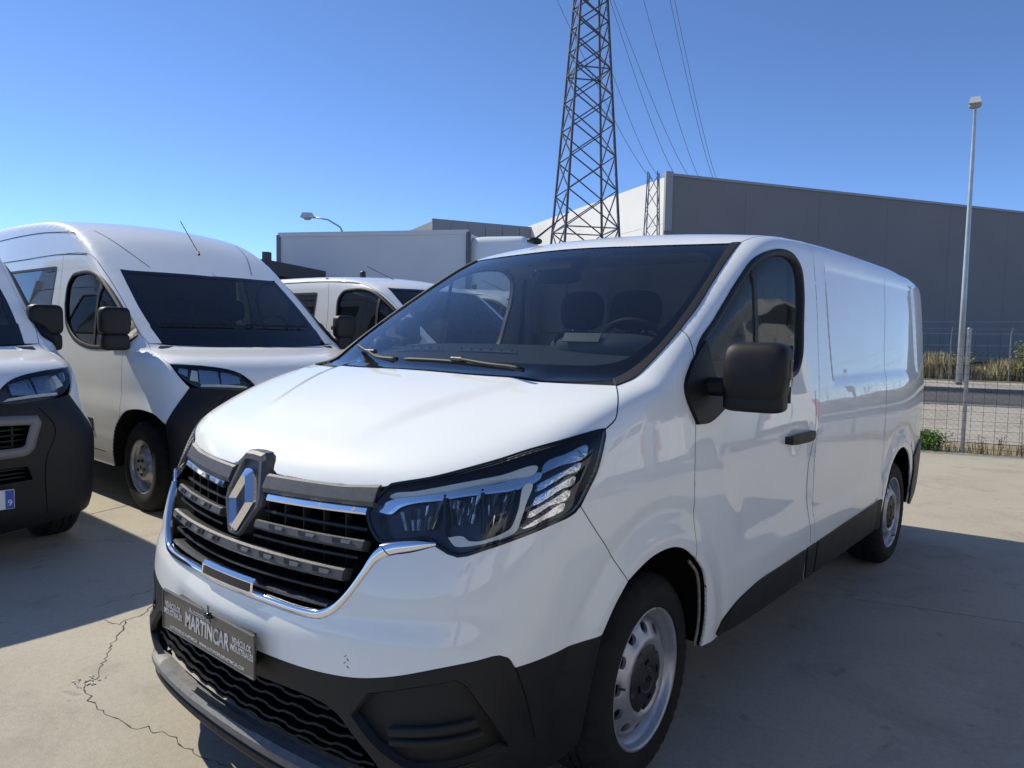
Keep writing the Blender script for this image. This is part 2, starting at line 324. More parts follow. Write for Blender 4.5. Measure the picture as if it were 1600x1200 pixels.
# ---------------- surface patches ----------------
def cr(P, step=.02):
    """centripetal-ish Catmull-Rom through P, resampled"""
    P = [np.array(p, float) for p in P]
    if len(P) == 2:
        n = max(1, int(round(np.linalg.norm(P[1] - P[0])/step))); return np.array([P[0] + (P[1] - P[0])*i/n for i in range(n + 1)])
    Q = [2*P[0] - P[1]] + P + [2*P[-1] - P[-2]]; out = []
    for i in range(1, len(Q) - 2):
        p0, p1, p2, p3 = Q[i-1:i+3]; L = np.linalg.norm(p2 - p1); n = max(1, int(round(L/step)))
        d0 = max(np.linalg.norm(p1 - p0), 1e-6); d2 = max(np.linalg.norm(p3 - p2), 1e-6)
        m1 = ((p1 - p0)/d0 + (p2 - p1)/L)/2*L; m2 = ((p2 - p1)/L + (p3 - p2)/d2)/2*L
        for k in range(n):
            t = k/n; out.append((2*t**3 - 3*t*t + 1)*p1 + (t**3 - 2*t*t + t)*m1 + (-2*t**3 + 3*t*t)*p2 + (t**3 - t*t)*m2)
    out.append(P[-1]); return np.array(out)
def curve(fn, P, step=.02, straight=False):
    if straight:
        c = [];
        for a, b in zip(P[:-1], P[1:]): c += list(cr([a, b], step)[:-1])
        c = np.array(c + [np.array(P[-1], float)])
    else: c = cr(P, step)
    z0 = np.abs(c[:, 0]) < 1e-4
    c = onto(fn, c); c[z0, 0] = 0; return c
def join(*cs):
    out = list(cs[0])
    for c in cs[1:]:
        c = list(c)
        if np.linalg.norm(out[-1] - c[0]) < 2e-3: c = c[1:]
        out += c
    if np.linalg.norm(out[-1] - out[0]) < 2e-3: out = out[:-1]
    return np.array(out)
def pip(poly, pts):
    x, y = pts[:, 0], pts[:, 1]; ins = np.zeros(len(pts), bool); n = len(poly)
    for i in range(n):
        x1, y1 = poly[i-1]; x2, y2 = poly[i]
        if y1 == y2: continue
        c = ((y1 > y) != (y2 > y)) & (x < (x2 - x1)*(y - y1)/(y2 - y1) + x1); ins ^= c
    return ins
def dist_poly(poly, pts):
    d = np.full(len(pts), 1e9)
    for i in range(len(poly)):
        a = poly[i-1]; b = poly[i]; ab = b - a; L = (ab**2).sum() + 1e-12
        t = np.clip(((pts - a) @ ab)/L, 0, 1); d = np.minimum(d, np.hypot(*(pts - a - t[:, None]*ab).T))
    return d
def tri2d(loops, spacing):
    """triangles of the region inside loops[0] and outside the holes; returns (points, tris, origin index or -1)"""
    outer = loops[0]; mn = outer.min(0); mx = outer.max(0)
    gx = np.arange(mn[0] + spacing/2, mx[0], spacing); gy = np.arange(mn[1] + spacing/2, mx[1], spacing*.866)
    G = np.array([(x + (j % 2)*spacing/2, y) for j, y in enumerate(gy) for x in gx]) if len(gx) and len(gy) else np.zeros((0, 2))
    if len(G):
        k = pip(outer, G)
        for h in loops[1:]: k &= ~pip(h, G)
        G = G[k]
        for l in loops:
            if len(G): G = G[dist_poly(l, G) > spacing*.42]
    B = np.concatenate(loops); E = []; b = 0
    for l in loops: E += [(b + i, b + (i+1) % len(l)) for i in range(len(l))]; b += len(l)
    P = np.concatenate([B, G]) if len(G) else B
    vo, eo, fo, ov, oe, of = delaunay_2d_cdt([Vector(p) for p in P], E, [], 0, 1e-7)
    vo = np.array([tuple(v) for v in vo]); F_ = np.array([f for f in fo if len(f) == 3])
    cen = vo[F_].mean(1); k = pip(outer, cen)
    for h in loops[1:]: k &= ~pip(h, cen)
    return vo, F_[k], [(o[0] if len(o) else -1) for o in ov]
def frame(view):
    v = np.array(view, float); v /= np.linalg.norm(v); e1 = np.cross([0, 0, 1.0], v)
    if np.linalg.norm(e1) < .05: e1 = np.array([1.0, 0, 0])
    e1 /= np.linalg.norm(e1); e2 = np.cross(v, e1); return v, e1, e2
def inset_loop(fn, L, d, sgn):
    """move loop points in the surface by d towards the inside (sgn from orientation)"""
    n = normals(fn, L); t1 = L - np.roll(L, 1, 0); t2 = np.roll(L, -1, 0) - L
    t1 /= np.linalg.norm(t1, axis=1, keepdims=True) + 1e-9; t2 /= np.linalg.norm(t2, axis=1, keepdims=True) + 1e-9
    t = t1 + t2; t /= np.linalg.norm(t, axis=1, keepdims=True) + 1e-9
    i = np.cross(n, t)*sgn; m = 1/np.clip((t*t1).sum(1), .5, 1)
    q = L + i*(d*m)[:, None]; z = np.abs(L[:, 0]) < 1e-6; q[z, 0] = 0; return q
def patch(name, fn, loops, m, parent=None, spacing=.03, level=0.0, gap=.0023, skirt=.010, mirror='join', view=None, **kw):
    """fill closed 3-D loops lying on the surface fn=0 with a smooth sheet whose edges turn inwards"""
    loops = [np.array(l) for l in loops]; n0 = normals(fn, loops[0])
    if view is None: view = -n0.mean(0)
    v, e1, e2 = frame(view); P2 = lambda A: np.stack([A @ e1, A @ e2], 1)
    L3 = []
    for li, L in enumerate(loops):
        q = P2(L); area = (q[:, 0]*np.roll(q[:, 1], -1) - np.roll(q[:, 0], -1)*q[:, 1]).sum()
        # e1 x e2 = v points into the body, outward normal is -v
        sg = (-1 if area > 0 else 1)*(1 if li == 0 else -1)
        L = inset_loop(fn, L, gap, sg) if gap else L
        if level: L = onto(fn, L, level, 4)
        z = np.abs(loops[li][:, 0]) < 1e-6; L[z, 0] = 0
        L3.append(L)
    V2, T, org = tri2d([P2(L) for L in L3], spacing)
    B = np.concatenate(L3); V = np.zeros((len(V2), 3)); isb = np.array([0 <= o < len(B) for o in org])
    for i, o in enumerate(org):
        if isb[i]: V[i] = B[o]
    ii = np.where(~isb)[0]
    if len(ii):
        s = B @ v; o = np.outer(V2[ii, 0], e1) + np.outer(V2[ii, 1], e2)
        # start a little outside the nearest boundary depth
        B2 = P2(B); w_ = ((V2[ii][:, None, :] - B2[None, ::3, :])**2).sum(2); t = (s[::3][None]/(w_**2 + 1e-9)).sum(1)/(1/(w_**2 + 1e-9)).sum(1)
        for _ in range(9):
            f0 = fn(o + v*t[:, None]) - level; f1 = fn(o + v*(t + 2e-3)[:, None]) - level; g = (f1 - f0)/2e-3
            t = t - np.clip(f0/np.where(g > .15, g, 1.0), -.12, .12)
        p = o + v*t[:, None]; V[ii] = p; bad = np.abs(fn(p) - level) > 2e-4
        if bad.any():
            p2, hit = march(fn, o[bad], v, s.min() - .3, s.max() + .3, 60, level); V[ii[bad]] = p2; jj = np.where(bad)[0][~hit]; bad[:] = False; bad[jj] = True
        if bad.any(): V[ii[bad]] = onto(fn, o[bad] + v*s.mean(), level, 12)
    N = normals(fn, V)
    # orient triangles outward
    tn = np.cross(V[T[:, 1]] - V[T[:, 0]], V[T[:, 2]] - V[T[:, 0]]); fl = (tn*N[T].sum(1)).sum(1) < 0; T[fl] = T[fl][:, ::-1]
    V = list(V); N = list(N); Fc = [tuple(t) for t in T]
    if skirt:
        idx = {o: i for i, o in enumerate(org) if o >= 0}; b = 0
        for L in L3:
            k = len(L)
            if skirt:
                nn = normals(fn, L); low = L - nn*skirt; b0 = len(V)
                V += list(low); N += list(nn*.3 + 0); 
                top0 = len(V); V += list(L); N += list(nn)
                for i in range(k):
                    j = (i+1) % k
                    if abs(L[i, 0]) < 1e-6 and abs(L[j, 0]) < 1e-6: continue
                    Fc.append((top0 + i, top0 + j, b0 + j, b0 + i))
            b += k
    V = np.array(V); N = np.array(N)
    # make skirts face outwards is unimportant: both sides render
    def out(V, Fc, N, nm, **k2): return mk(nm, V, Fc, m, parent, N=N/(np.linalg.norm(N, axis=1, keepdims=True) + 1e-9), **k2)
    if mirror == 'join':
        M = V*[-1, 1, 1]; NM = N*[-1, 1, 1]; b = len(V); mp = [i if abs(V[i, 0]) < 1e-6 else b + i for i in range(b)]
        N[np.abs(V[:, 0]) < 1e-6, 0] = 0
        return out(np.concatenate([V, M]), Fc + [tuple(mp[i] for i in f)[::-1] for f in Fc], np.concatenate([N, NM]), name, **kw)
    a = out(V, Fc, N, name, **kw)
    if mirror == 'copy': return a, out(V*[-1, 1, 1], [f[::-1] for f in Fc], N*[-1, 1, 1], name, **kw)
    return a
def band(name, fn, C, w0, w1, lv, m, parent=None, closed=False, thick=.0, mirror='copy', **kw):
    """strip along a surface curve: w0..w1 sideways offsets, lv level (negative = proud)"""
    C = np.array(C); n = normals(fn, C)
    t = (np.roll(C, -1, 0) - np.roll(C, 1, 0)) if closed else np.gradient(C, axis=0); t /= np.linalg.norm(t, axis=1, keepdims=True)
    s = np.cross(n, t); k = len(C); rows = []; NN = []
    w0 = np.broadcast_to(w0, (k,))[:, None]; w1 = np.broadcast_to(w1, (k,))[:, None]
    prof = [(0, -lv - thick, -1), (0, -lv, -.5), (.5, -lv + thick*.25, 0), (1, -lv, .5), (1, -lv - thick, 1)] if thick else [(0, -lv, 0), (1, -lv, 0)]
    for a, h, sn in prof: rows.append(C + s*(w0 + (w1 - w0)*a) + n*h); NN.append(n + s*sn)
    V = np.concatenate(rows); N = np.concatenate(NN); Fc = []
    for r in range(len(rows) - 1):
        for i in range(k if closed else k - 1):
            j = (i+1) % k; Fc.append((r*k + i, r*k + j, (r+1)*k + j, (r+1)*k + i))
    N = N/np.linalg.norm(N, axis=1, keepdims=True)
    if mirror == 'join': return mk(name, np.concatenate([V, V*[-1, 1, 1]]), Fc + [tuple(len(V) + i for i in f)[::-1] for f in Fc], m, parent, N=np.concatenate([N, N*[-1, 1, 1]]), **kw)
    a = mk(name, V, Fc, m, parent, N=N, **kw)
    if mirror == 'copy': return a, mk(name, V*[-1, 1, 1], [f[::-1] for f in Fc], m, parent, N=N*[-1, 1, 1], **kw)
    return a
def ribbon(name, C, ex, m, parent, mirror='copy', closed=False, **kw):
    """curve extruded by a vector"""
    C = np.array(C); k = len(C); V = np.concatenate([C, C + np.array(ex)]); Fc = [(i, (i+1) % k, k + (i+1) % k, k + i) for i in range(k if closed else k - 1)]
    if mirror == 'join': return mk(name, np.concatenate([V, V*[-1, 1, 1]]), Fc + [tuple(2*k + i for i in f)[::-1] for f in Fc], m, parent, **kw)
    a = mk(name, V, Fc, m, parent, **kw)
    if mirror == 'copy': return a, mk(name, V*[-1, 1, 1], Fc, m, parent, **kw)
    return a
def text(name, s, size, m, parent, M, ext=.0006, align='CENTER', shear=0, bold=0, sx=1.0):
    cu = bpy.data.curves.new(name, 'FONT'); cu.body = s; cu.size = size; cu.align_x = align; cu.align_y = 'CENTER'; cu.extrude = ext; cu.shear = shear; cu.offset = bold; cu.resolution_u = 3
    o = bpy.data.objects.new(name, cu); COL.objects.link(o); bpy.context.view_layer.update()
    me = bpy.data.meshes.new_from_object(o.evaluated_get(bpy.context.evaluated_depsgraph_get())); bpy.data.objects.remove(o); bpy.data.curves.remove(cu)
    me.materials.clear(); me.materials.append(m); me.transform(M @ Matrix.Diagonal((sx, 1, 1, 1))); me.name = name
    return link(bpy.data.objects.new(name, me), parent)
def copy_tree(o, parent=None):
    c = o.copy(); COL.objects.link(c); c.parent = parent
    for ch in KIDS.get(o.name, []): copy_tree(ch, c)
    return c
KIDS = {}
def index_kids():
    KIDS.clear()
    for o in bpy.data.objects:
        if o.parent: KIDS.setdefault(o.parent.name, []).append(o)
# =====================================================================
# the white van in front
# =====================================================================
def wheel(parent, x, y, z, side, R, W, rr, style, steer=0.0, seed=0, name='wheel'):
    """side +1: outer face towards +X"""
    wl = bpy.data.objects.new(name, None); wl.empty_display_size = .1; link(wl, parent)
    wl.location = (x*side, y, z); wl.rotation_euler = (seed*.7, 0, (0 if side > 0 else PI) + steer)
    k = R - rr
    tp = [(rr-.012, -.02), (rr+.002, .0), (rr+.10*k, .010), (rr+.38*k, .016), (rr+.62*k, .012), (rr+.80*k, -.002), (rr+.91*k, -.018), (rr+.97*k, -.030), (R-.002, -.042), (R-.001, -.062), (R-.008, -.064), (R-.008, -.071), (R, -.073),
          (R+.001, -W*.45), (R-.008, -W*.46), (R-.008, -W*.49), (R, -W*.5), (R-.001, -W+.055), (R-.008, -W+.053), (R-.008, -W+.046), (R-.002, -W+.044), (rr+.9*k, -W+.018), (rr+.6*k, -W-.006), (rr+.2*k, -W), (rr-.01, -W+.02)]
    def tread(i, n): return (-.0065 if (i % 3 == 0 and 6 <= n <= 20) else 0) + (-.0065 if (i % 3 == 0 and n in (4, 5)) else 0)
    V, Fc = lathe(tp, 132, tread); mk('tyre', V, Fc, TYRE, wl, smooth='auto')
    rmat = RIM if style != 'worn' else RIMD
    rp = [(rr+.004, -.012), (rr+.006, .004), (rr+.001, .007), (rr-.006, .0), (rr-.010, -.012), (rr-.014, -.022), (rr-.026, -.027), (rr-.028, -.055), (rr-.034, -.075), (rr-.034, -W+.03)]
    V, Fc = lathe(rp, 64); rim = mk('rim', V, Fc, rmat, wl)
    if style == 'dish':
        prof = Spl([(0, .012), (.03, .012), (.05, .004), (.085, .006), (.10, -.002), (.112, -.022), (.13, -.040), (rr-.032, -.062)]); hr, nh, ha, hb, r0 = rr-.055, 10, .016, .013, .012
    else:
        prof = Spl([(.0, -.012), (.085, -.010), (.105, -.004), (.118, .004), (.130, .002), (.142, -.006), (.158, -.016), (.178, -.030), (rr-.028, -.050)]); hr, nh, ha, hb, r0 = .160, 12, .0195, .0150, .02
    ring = lambda r, n: np.array([(r*math.cos(2*PI*i/n), r*math.sin(2*PI*i/n)) for i in range(n)])
    holes = []
    for i in range(nh):
        a = 2*PI*i/nh + .1; c, s_ = math.cos(a), math.sin(a)
        holes.append(np.array([(c*(hr + hb*math.copysign(abs(math.cos(q))**.8, math.cos(q))) - s_*ha*math.copysign(abs(math.sin(q))**.8, math.sin(q)), s_*(hr + hb*math.copysign(abs(math.cos(q))**.8, math.cos(q))) + c*ha*math.copysign(abs(math.sin(q))**.8, math.sin(q))) for q in [2*PI*j/16 for j in range(16)]]))
    P, T, _ = tri2d([ring(rr-.028, 64)] + holes + [ring(r0, 16)], .011)
    r = np.hypot(P[:, 0], P[:, 1]); A = prof(r)
    # pressed lips round the holes
    for i in range(nh):
        a = 2*PI*i/nh + .1; d = np.hypot(P[:, 0] - hr*math.cos(a), P[:, 1] - hr*math.sin(a)); A = A - .004*np.exp(-((d-.012)/.008)**2)
    V = [(A[i], P[i, 0], P[i, 1]) for i in range(len(P))]; Fc = [tuple(t) for t in T]; b = len(V)
    for h in holes:
        b = len(V); n = len(h); rh = np.hypot(h[:, 0], h[:, 1]); ah = prof(rh) - .003
        V += [(ah[i], h[i, 0], h[i, 1]) for i in range(n)] + [(ah[i] - .012, h[i, 0]*.998, h[i, 1]*.998) for i in range(n)]
        Fc += [(b + i, b + (i+1) % n, b + n + (i+1) % n, b + n + i) for i in range(n)]
    mk('wheel_disc', V, Fc, rmat, wl)
    V, Fc = lathe([(.0, -.125), (rr-.05, -.125), (rr-.036, -.16)], 32); mk('brake_drum', V, Fc, DARK, wl)
    if style == 'dish':
        for i in range(5):
            a = 2*PI*i/5; mb = MB(); mb.bar((.0, .058*math.cos(a), .058*math.sin(a)), (.016, .058*math.cos(a), .058*math.sin(a)), .011, 6); mb.build('wheel_bolt', CAPB, wl)
    else:
        n = 80; V = []; Fc = []
        cp = [(0, .010), (.030, .010), (.034, .006), (.040, .006), (.044, .009), (.075, .007), (.098, .002), (.108, -.004), (.110, -.012)]
        def dent(i, k):
            q = (i/n*5) % 1.0; return -.014*(abs(q - .5) < .10) if k >= 6 else 0
        V, Fc = lathe(cp, n, dent); cap = mk('hub_cap', V, Fc, CAPB, wl, smooth='auto')
        for q in range(4):
            a = 2*PI*q/4 + .4; mb = MB(); mb.box((.0085, .062*math.cos(a), .062*math.sin(a)), (.004, .010, .022), Matrix.Rotation(a, 3, 'X')); mb.build('cap_slot', DARK, wl)
        dm = MB()
        for sgn in (-1, 1): dm.prism([(.010, 0, .024*sgn), (.010, .013, 0), (.010, .008, 0), (.010, 0, .014*sgn), (.010, -.008, 0), (.010, -.013, 0)], (.003, 0, 0))
        dm.build('cap_emblem', BLACKG, wl)
    mb = MB(); mb.bar((-.002, 0, rr-.035), (.018, 0, rr-.045), .004, 6); mb.build('valve', RUBBER, wl)
    return wl

van = thing('panel_van', 'white short panel van with black lower bumper parked in front, diamond badge on its grille', 'van')
fv = f_van; c_ = lambda P, **k: curve(fv, P, **k)
HC = (.80, .885, 1.28); TIP = (.897, .677, 1.168); G0 = (.822, 1.25, 1.462); PT = (.753, 1.883, 1.83)
c_hr = c_([(0, .765, 1.283), (.345, .768, 1.281), (.642, .828, 1.279), HC])
c_hs = c_([HC, (.853, .812, 1.252), (.883, .762, 1.219), (.895, .735, 1.195), TIP])
c_ht = c_([TIP, (.86, .546, 1.146), (.812, .446, 1.123), (.76, .358, 1.095), (.657, .258, 1.055), (.545, .197, 1.027)])
c_hf = join(c_([(.545, .197, 1.027), (.52, .188, 1.020), (.396, .155, 1.013), (.271, .133, 1.009), (.125, .118, 1.008)]), c_([(.125, .118, 1.008), (.100, .120, 1.018), (.085, .130, 1.045), (.070, .138, 1.062), (.050, .142, 1.068), (0, .143, 1.069)]))
c_hc = c_([(0, .143, 1.069), (0, .45, 1.2), (0, .765, 1.283)])
mirror_shift = None
hood = patch('hood', fv, [join(c_hr, c_hs, c_ht, c_hf, c_hc)], WHITE, van, spacing=.024, gap=.0022, skirt=.016)
# wing
PIL = [HC, (.812, 1.0, 1.325), (.82, 1.114, 1.385), G0, (.817, 1.38, 1.54), (.797, 1.542, 1.643), PT]
c_p1 = c_([HC, (.812, 1.0, 1.325), (.82, 1.114, 1.385), G0]); c_p2 = c_([G0, (.817, 1.38, 1.54), (.797, 1.542, 1.643), PT])
AR1 = (.946, 1.165, .700); ARF = (.919, .648, .592); BG = (.931, .756, .722)
c_dg = c_([G0, (.848, 1.246, 1.443), (.879, 1.227, 1.406), (.906, 1.203, 1.321), (.93, 1.173, 1.155), (.945, 1.150, .981), AR1])
c_a1 = c_([AR1, (.945, 1.092, .745), (.944, 1.011, .771), (.939, .891, .769), (.935, .816, .747), BG])
c_a0 = c_([BG, (.927, .70, .665), ARF]); c_bg = c_([BG, (.926, .673, .825), (.919, .592, .916), (.912, .54, .980)])
c_hlr = c_([(.912, .54, .980), (.913, .575, 1.02), (.912, .610, 1.058), (.904, .66, 1.140), TIP])
wing = patch('front_wing', fv, [join(c_hs[::-1], c_p1, c_dg, c_a1, c_bg, c_hlr)], WHITE, van, spacing=.024, mirror='copy')
# door with its window opening
RC = [PT, (.765, 2.0, 1.87), (.77, 2.2, 1.89), (.77, 2.52, 1.90), (.77, 3.0, 1.91), (.77, 3.5, 1.91), (.765, 4.2, 1.90), (.75, 4.7, 1.88), (.735, 4.94, 1.86)]
c_r1 = c_(RC[:4]); c_r2 = c_(RC[3:])
BB = (.925, 2.41, .345)
c_bp = c_([RC[3], (.836, 2.505, 1.82), (.871, 2.50, 1.616), (.902, 2.467, 1.347), (.934, 2.41, 1.113), (.946, 2.346, .929), (.945, 2.352, .677), (.937, 2.395, .496), BB])
ARB = (.927, 1.284, .350)
c_a2 = c_([AR1, (.945, 1.234, .635), (.939, 1.282, .502), (.933, 1.292, .411), ARB]); c_sb = c_([ARB, (.927, 1.493, .348), (.924, 1.9, .345), BB])
WIN = [(.905, 1.21, 1.325), (.893, 1.27, 1.40), (.883, 1.395, 1.48), (.858, 1.671, 1.658), (.848, 1.813, 1.737), (.847, 1.946, 1.778), (.846, 2.126, 1.803), (.848, 2.235, 1.792), (.853, 2.300, 1.750), (.867, 2.31, 1.651), (.883, 2.275, 1.506), (.9, 2.232, 1.364), (.906, 2.17, 1.305), (.911, 2.08, 1.282)]
c_win = join(c_(WIN), c_([WIN[-1], (.918, 1.75, 1.245), (.924, 1.421, 1.206)]), c_([(.924, 1.421, 1.206), (.926, 1.25, 1.20), (.915, 1.195, 1.27), WIN[0]]))
door = patch('door', fv, [join(c_p2, c_r1, c_bp, c_sb[::-1], c_a2[::-1], c_dg[::-1]), c_win], WHITE, van, spacing=.026, mirror='copy')
# side of the load bay
RA = [(.935, 3.53, .345), (.937, 3.565, .471), (.94, 3.61, .57), (.946, 3.703, .679), (.947, 3.80, .742), (.947, 3.90, .770), (.946, 4.0, .773), (.946, 4.1, .752), (.940, 4.2, .710), (.93, 4.30, .63), (.92, 4.38, .52), (.905, 4.42, .42), (.90, 4.43, .34)]
c_ra = c_(RA); c_sr = c_([BB, (.925, 3.0, .345), RA[0]]); c_rb = c_([RA[-1], (.86, 4.9, .34)], straight=True)
c_re = c_([(.86, 4.9, .34), (.86, 4.93, .7), (.855, 4.945, 1.2), (.80, 4.95, 1.6), (.735, 4.94, 1.86)])
side = patch('side_panel', fv, [join(c_r2, c_re[::-1], c_rb[::-1], c_ra[::-1], c_sr[::-1], c_bp[::-1])], WHITE, van, spacing=.03, mirror='copy', view=(-1, 0, -.08))
# pressed seam lines on the side (narrow dark gaps)
for P in ([(.853, 3.79, 1.82), (.87, 3.76, 1.6), (.896, 3.684, 1.407), (.927, 3.62, 1.182), (.948, 3.545, .911), (.947, 3.55, .705), (.94, 3.545, .535)],
          [(.92, 2.375, 1.20), (.935, 2.36, 1.08), (.946, 2.28, .86), (.945, 2.285, .70), (.94, 2.33, .51)]):
    band('panel_gap', fv, c_(P), -.0018, .0018, -.0008, RUBBER, van)
# roof
c_wt = c_([(0, 1.735, 1.832), (.2, 1.739, 1.831), (.382, 1.759, 1.827), (.722, 1.862, 1.828), PT])
c_rr = c_([(0, 4.985, 1.885), (.4, 4.975, 1.88), (.735, 4.94, 1.86)]); c_rc = c_([(0, 1.735, 1.832), (0, 2.6, 1.95), (0, 4.985, 1.885)])
roof = patch('roof', fv, [join(c_wt, c_(RC), c_rr[::-1], c_rc[::-1])], WHITE, van, spacing=.04, view=(0, .25, -1))
# rear end: closes the body (out of sight)
c_rbm = c_([(0, 5.06, .34), (.5, 5.04, .34), (.86, 4.9, .34)]); c_rcc = c_([(0, 5.06, .34), (0, 5.07, 1.2), (0, 4.985, 1.885)])
patch('rear_door', fv, [join(c_rr, c_re[::-1], c_rbm[::-1], c_rcc)], WHITE, van, spacing=.06, view=(-.1, -1, 0))
# bumper
GB = [(0, .003, .674), (.184, .014, .675), (.384, .042, .672), (.43, .052, .676), (.471, .065, .697), (.512, .084, .745), (.550, .110, .808), (.572, .130, .845), (.60, .142, .862), (.655, .170, .876), (.709, .207, .896)]
c_gb = c_(GB); HLB = [(.709, .207, .900), (.722, .213, .893), (.739, .22, .884), (.76, .232, .878), (.806, .277, .895), (.848, .334, .916), (.891, .429, .944), (.910, .518, .966), (.912, .54, .980)]
c_hlb = c_(HLB)
WL = [ARF, (.905, .495, .592), (.873, .330, .588)]
c_wl = join(c_(WL), c_([(.873, .330, .588), (.865, .312, .617), (.853, .29, .628), (.824, .242, .622), (.764, .176, .607), (.645, .104, .571), (.555, .074, .552), (.427, .043, .541), (.263, .016, .540), (0, .004, .543)]))
c_bc = c_([(0, .004, .543), (0, .0, .674)])
bumper = patch('bumper', fv, [join(c_gb, c_hlb, c_bg[::-1], c_a0, c_wl, c_bc)], WHITE, van, spacing=.022, gap=.0012)
# black lower bumper: C-shaped, with mesh opening and fog-lamp pockets
LG = [(0, .0, .462), (.217, .011, .469), (.40, .036, .469), (.47, .047, .462), (.514, .058, .445), (.563, .068, .406), (.631, .084, .354), (.66, .10, .318)]
LL = [(.66, .10, .318), (.60, .082, .292), (.462, .052, .278), (.358, .033, .284), (.124, .008, .299), (0, .004, .303)]
c_lg = c_(LG); c_ll = c_(LL)
c_bb = c_([(0, .06, .215), (.4, .09, .215), (.66, .15, .22), (.80, .30, .23), (.88, .50, .25), (.905, .60, .27)]); c_ba = c_([(.905, .60, .27), (.913, .615, .40), ARF])
FOG = [(.554, .069, .455), (.598, .085, .521), (.70, .13, .552), (.793, .197, .578), (.813, .215, .562), (.866, .317, .384), (.725, .119, .360), (.699, .107, .365), (.62, .09, .40)]
c_fog = join(c_([FOG[0], FOG[1]]), c_([FOG[1], FOG[2], FOG[3]]), c_([FOG[3], FOG[4]]), c_([FOG[4], FOG[5]]), c_([FOG[5], (.79, .19, .368), FOG[6]]), c_([FOG[6], FOG[7], FOG[8], FOG[0]]))
lb = patch('lower_bumper', fv, [join(c_wl[::-1], c_ba[::-1], c_bb[::-1], c_([(0, .06, .215), (0, .004, .303)]), c_ll[::-1], c_lg[::-1], c_([(0, .0, .462), (0, .004, .543)])), c_fog], BLACKP, van, spacing=.022, gap=.001, skirt=.02)
band('bumper_seam', fv, c_([(.873, .330, .588), (.888, .37, .48), (.893, .405, .374)]), -.0016, .0016, -.0008, DARK, van)
# fog pocket: sloping floor with two fins
pk = patch('fog_lamp_pocket', fv, [c_fog], BLACKP, van, spacing=.03, level=.028, gap=0, skirt=-.03, mirror='copy')
for P, wd in (([(.655, .10, .43), (.74, .14, .445), (.835, .235, .462)], .010), ([(.66, .10, .405), (.75, .145, .418), (.845, .25, .43)], .007)):
    band('fog_lamp_fin', fv, c_(P), -wd, wd, .012, BLACKP, van, thick=.016)
# grey skid strip under the mesh
lip = [(0, -.012, .275), (.2, -.004, .272), (.42, .022, .266), (.58, .060, .262), (.68, .115, .262)]
cl = cr(lip, .02); k = len(cl); tt = np.linspace(0, 1, k); V = []; 
for i, (p, q) in enumerate(zip(cl, tt)):
    s_ = 1 - .75*max(0, (q - .55)/.45)**1.5
    for dy, dz in ((.045, .026), (.010, .022), (-.006, .008), (-.008, -.006), (.006, -.026), (.045, -.032)): V.append(p + np.array([0, dy, dz*s_]))
n = 6; Fc = [(i*n + j, i*n + j + 1, (i+1)*n + j + 1, (i+1)*n + j) for i in range(k-1) for j in range(n-1)]
V = np.array(V); mk('skid_strip', np.concatenate([V, V*[-1, 1, 1]]), Fc + [tuple(len(V) + i for i in f)[::-1] for f in Fc], SKID, van, smooth='auto')
V2 = V + [0, .012, -.045]; mk('air_dam', np.concatenate([V2, V2*[-1, 1, 1]]), Fc + [tuple(len(V2) + i for i in f)[::-1] for f in Fc], BLACKP, van, smooth='auto')
# wavy bars in the lower opening
for r in range(5):
    z = .440 - r*.031; P = []; xm = .50 + .025*r if r < 4 else .60
    xs = np.arange(-xm, xm + .001, .0125)
    for x in xs:
        ph = (x/.115 + r*.30) % 1.0; zz = .0075*(sstep(.0, .14, ph)*(1 - sstep(.5, .64, ph)))
        P.append((x, .012 + .21*x*x + .012*(r > 3), z + zz))
    P = np.array(P); m_ = len(P); VV = np.concatenate([P + [0, .002, .0025], P + [0, .0, -.0035], P + [0, .055, -.012], P + [0, .057, -.004]])
    mk('mesh_bar', VV, [(a*m_ + i, a*m_ + i + 1, ((a+1) % 4)*m_ + i + 1, ((a+1) % 4)*m_ + i) for a in range(4) for i in range(m_-1)], MESHB, van, smooth='auto')
for x in np.arange(-.55, .56, .105):
    mb = MB(); y = .03 + .21*x*x; mb.box((x, y + .035, .375), (.005, .018, .145)); mb.build('mesh_web', MESHB, van)
mb = MB(); 
P = [(x, .11 + .22*x*x) for x in np.linspace(-.72, .72, 19)]
mk('bumper_cavity', [(a, b, z) for a, b in P for z in (.24, .50)], [(2*i, 2*i+1, 2*i+3, 2*i+2) for i in range(18)], DARK, van)
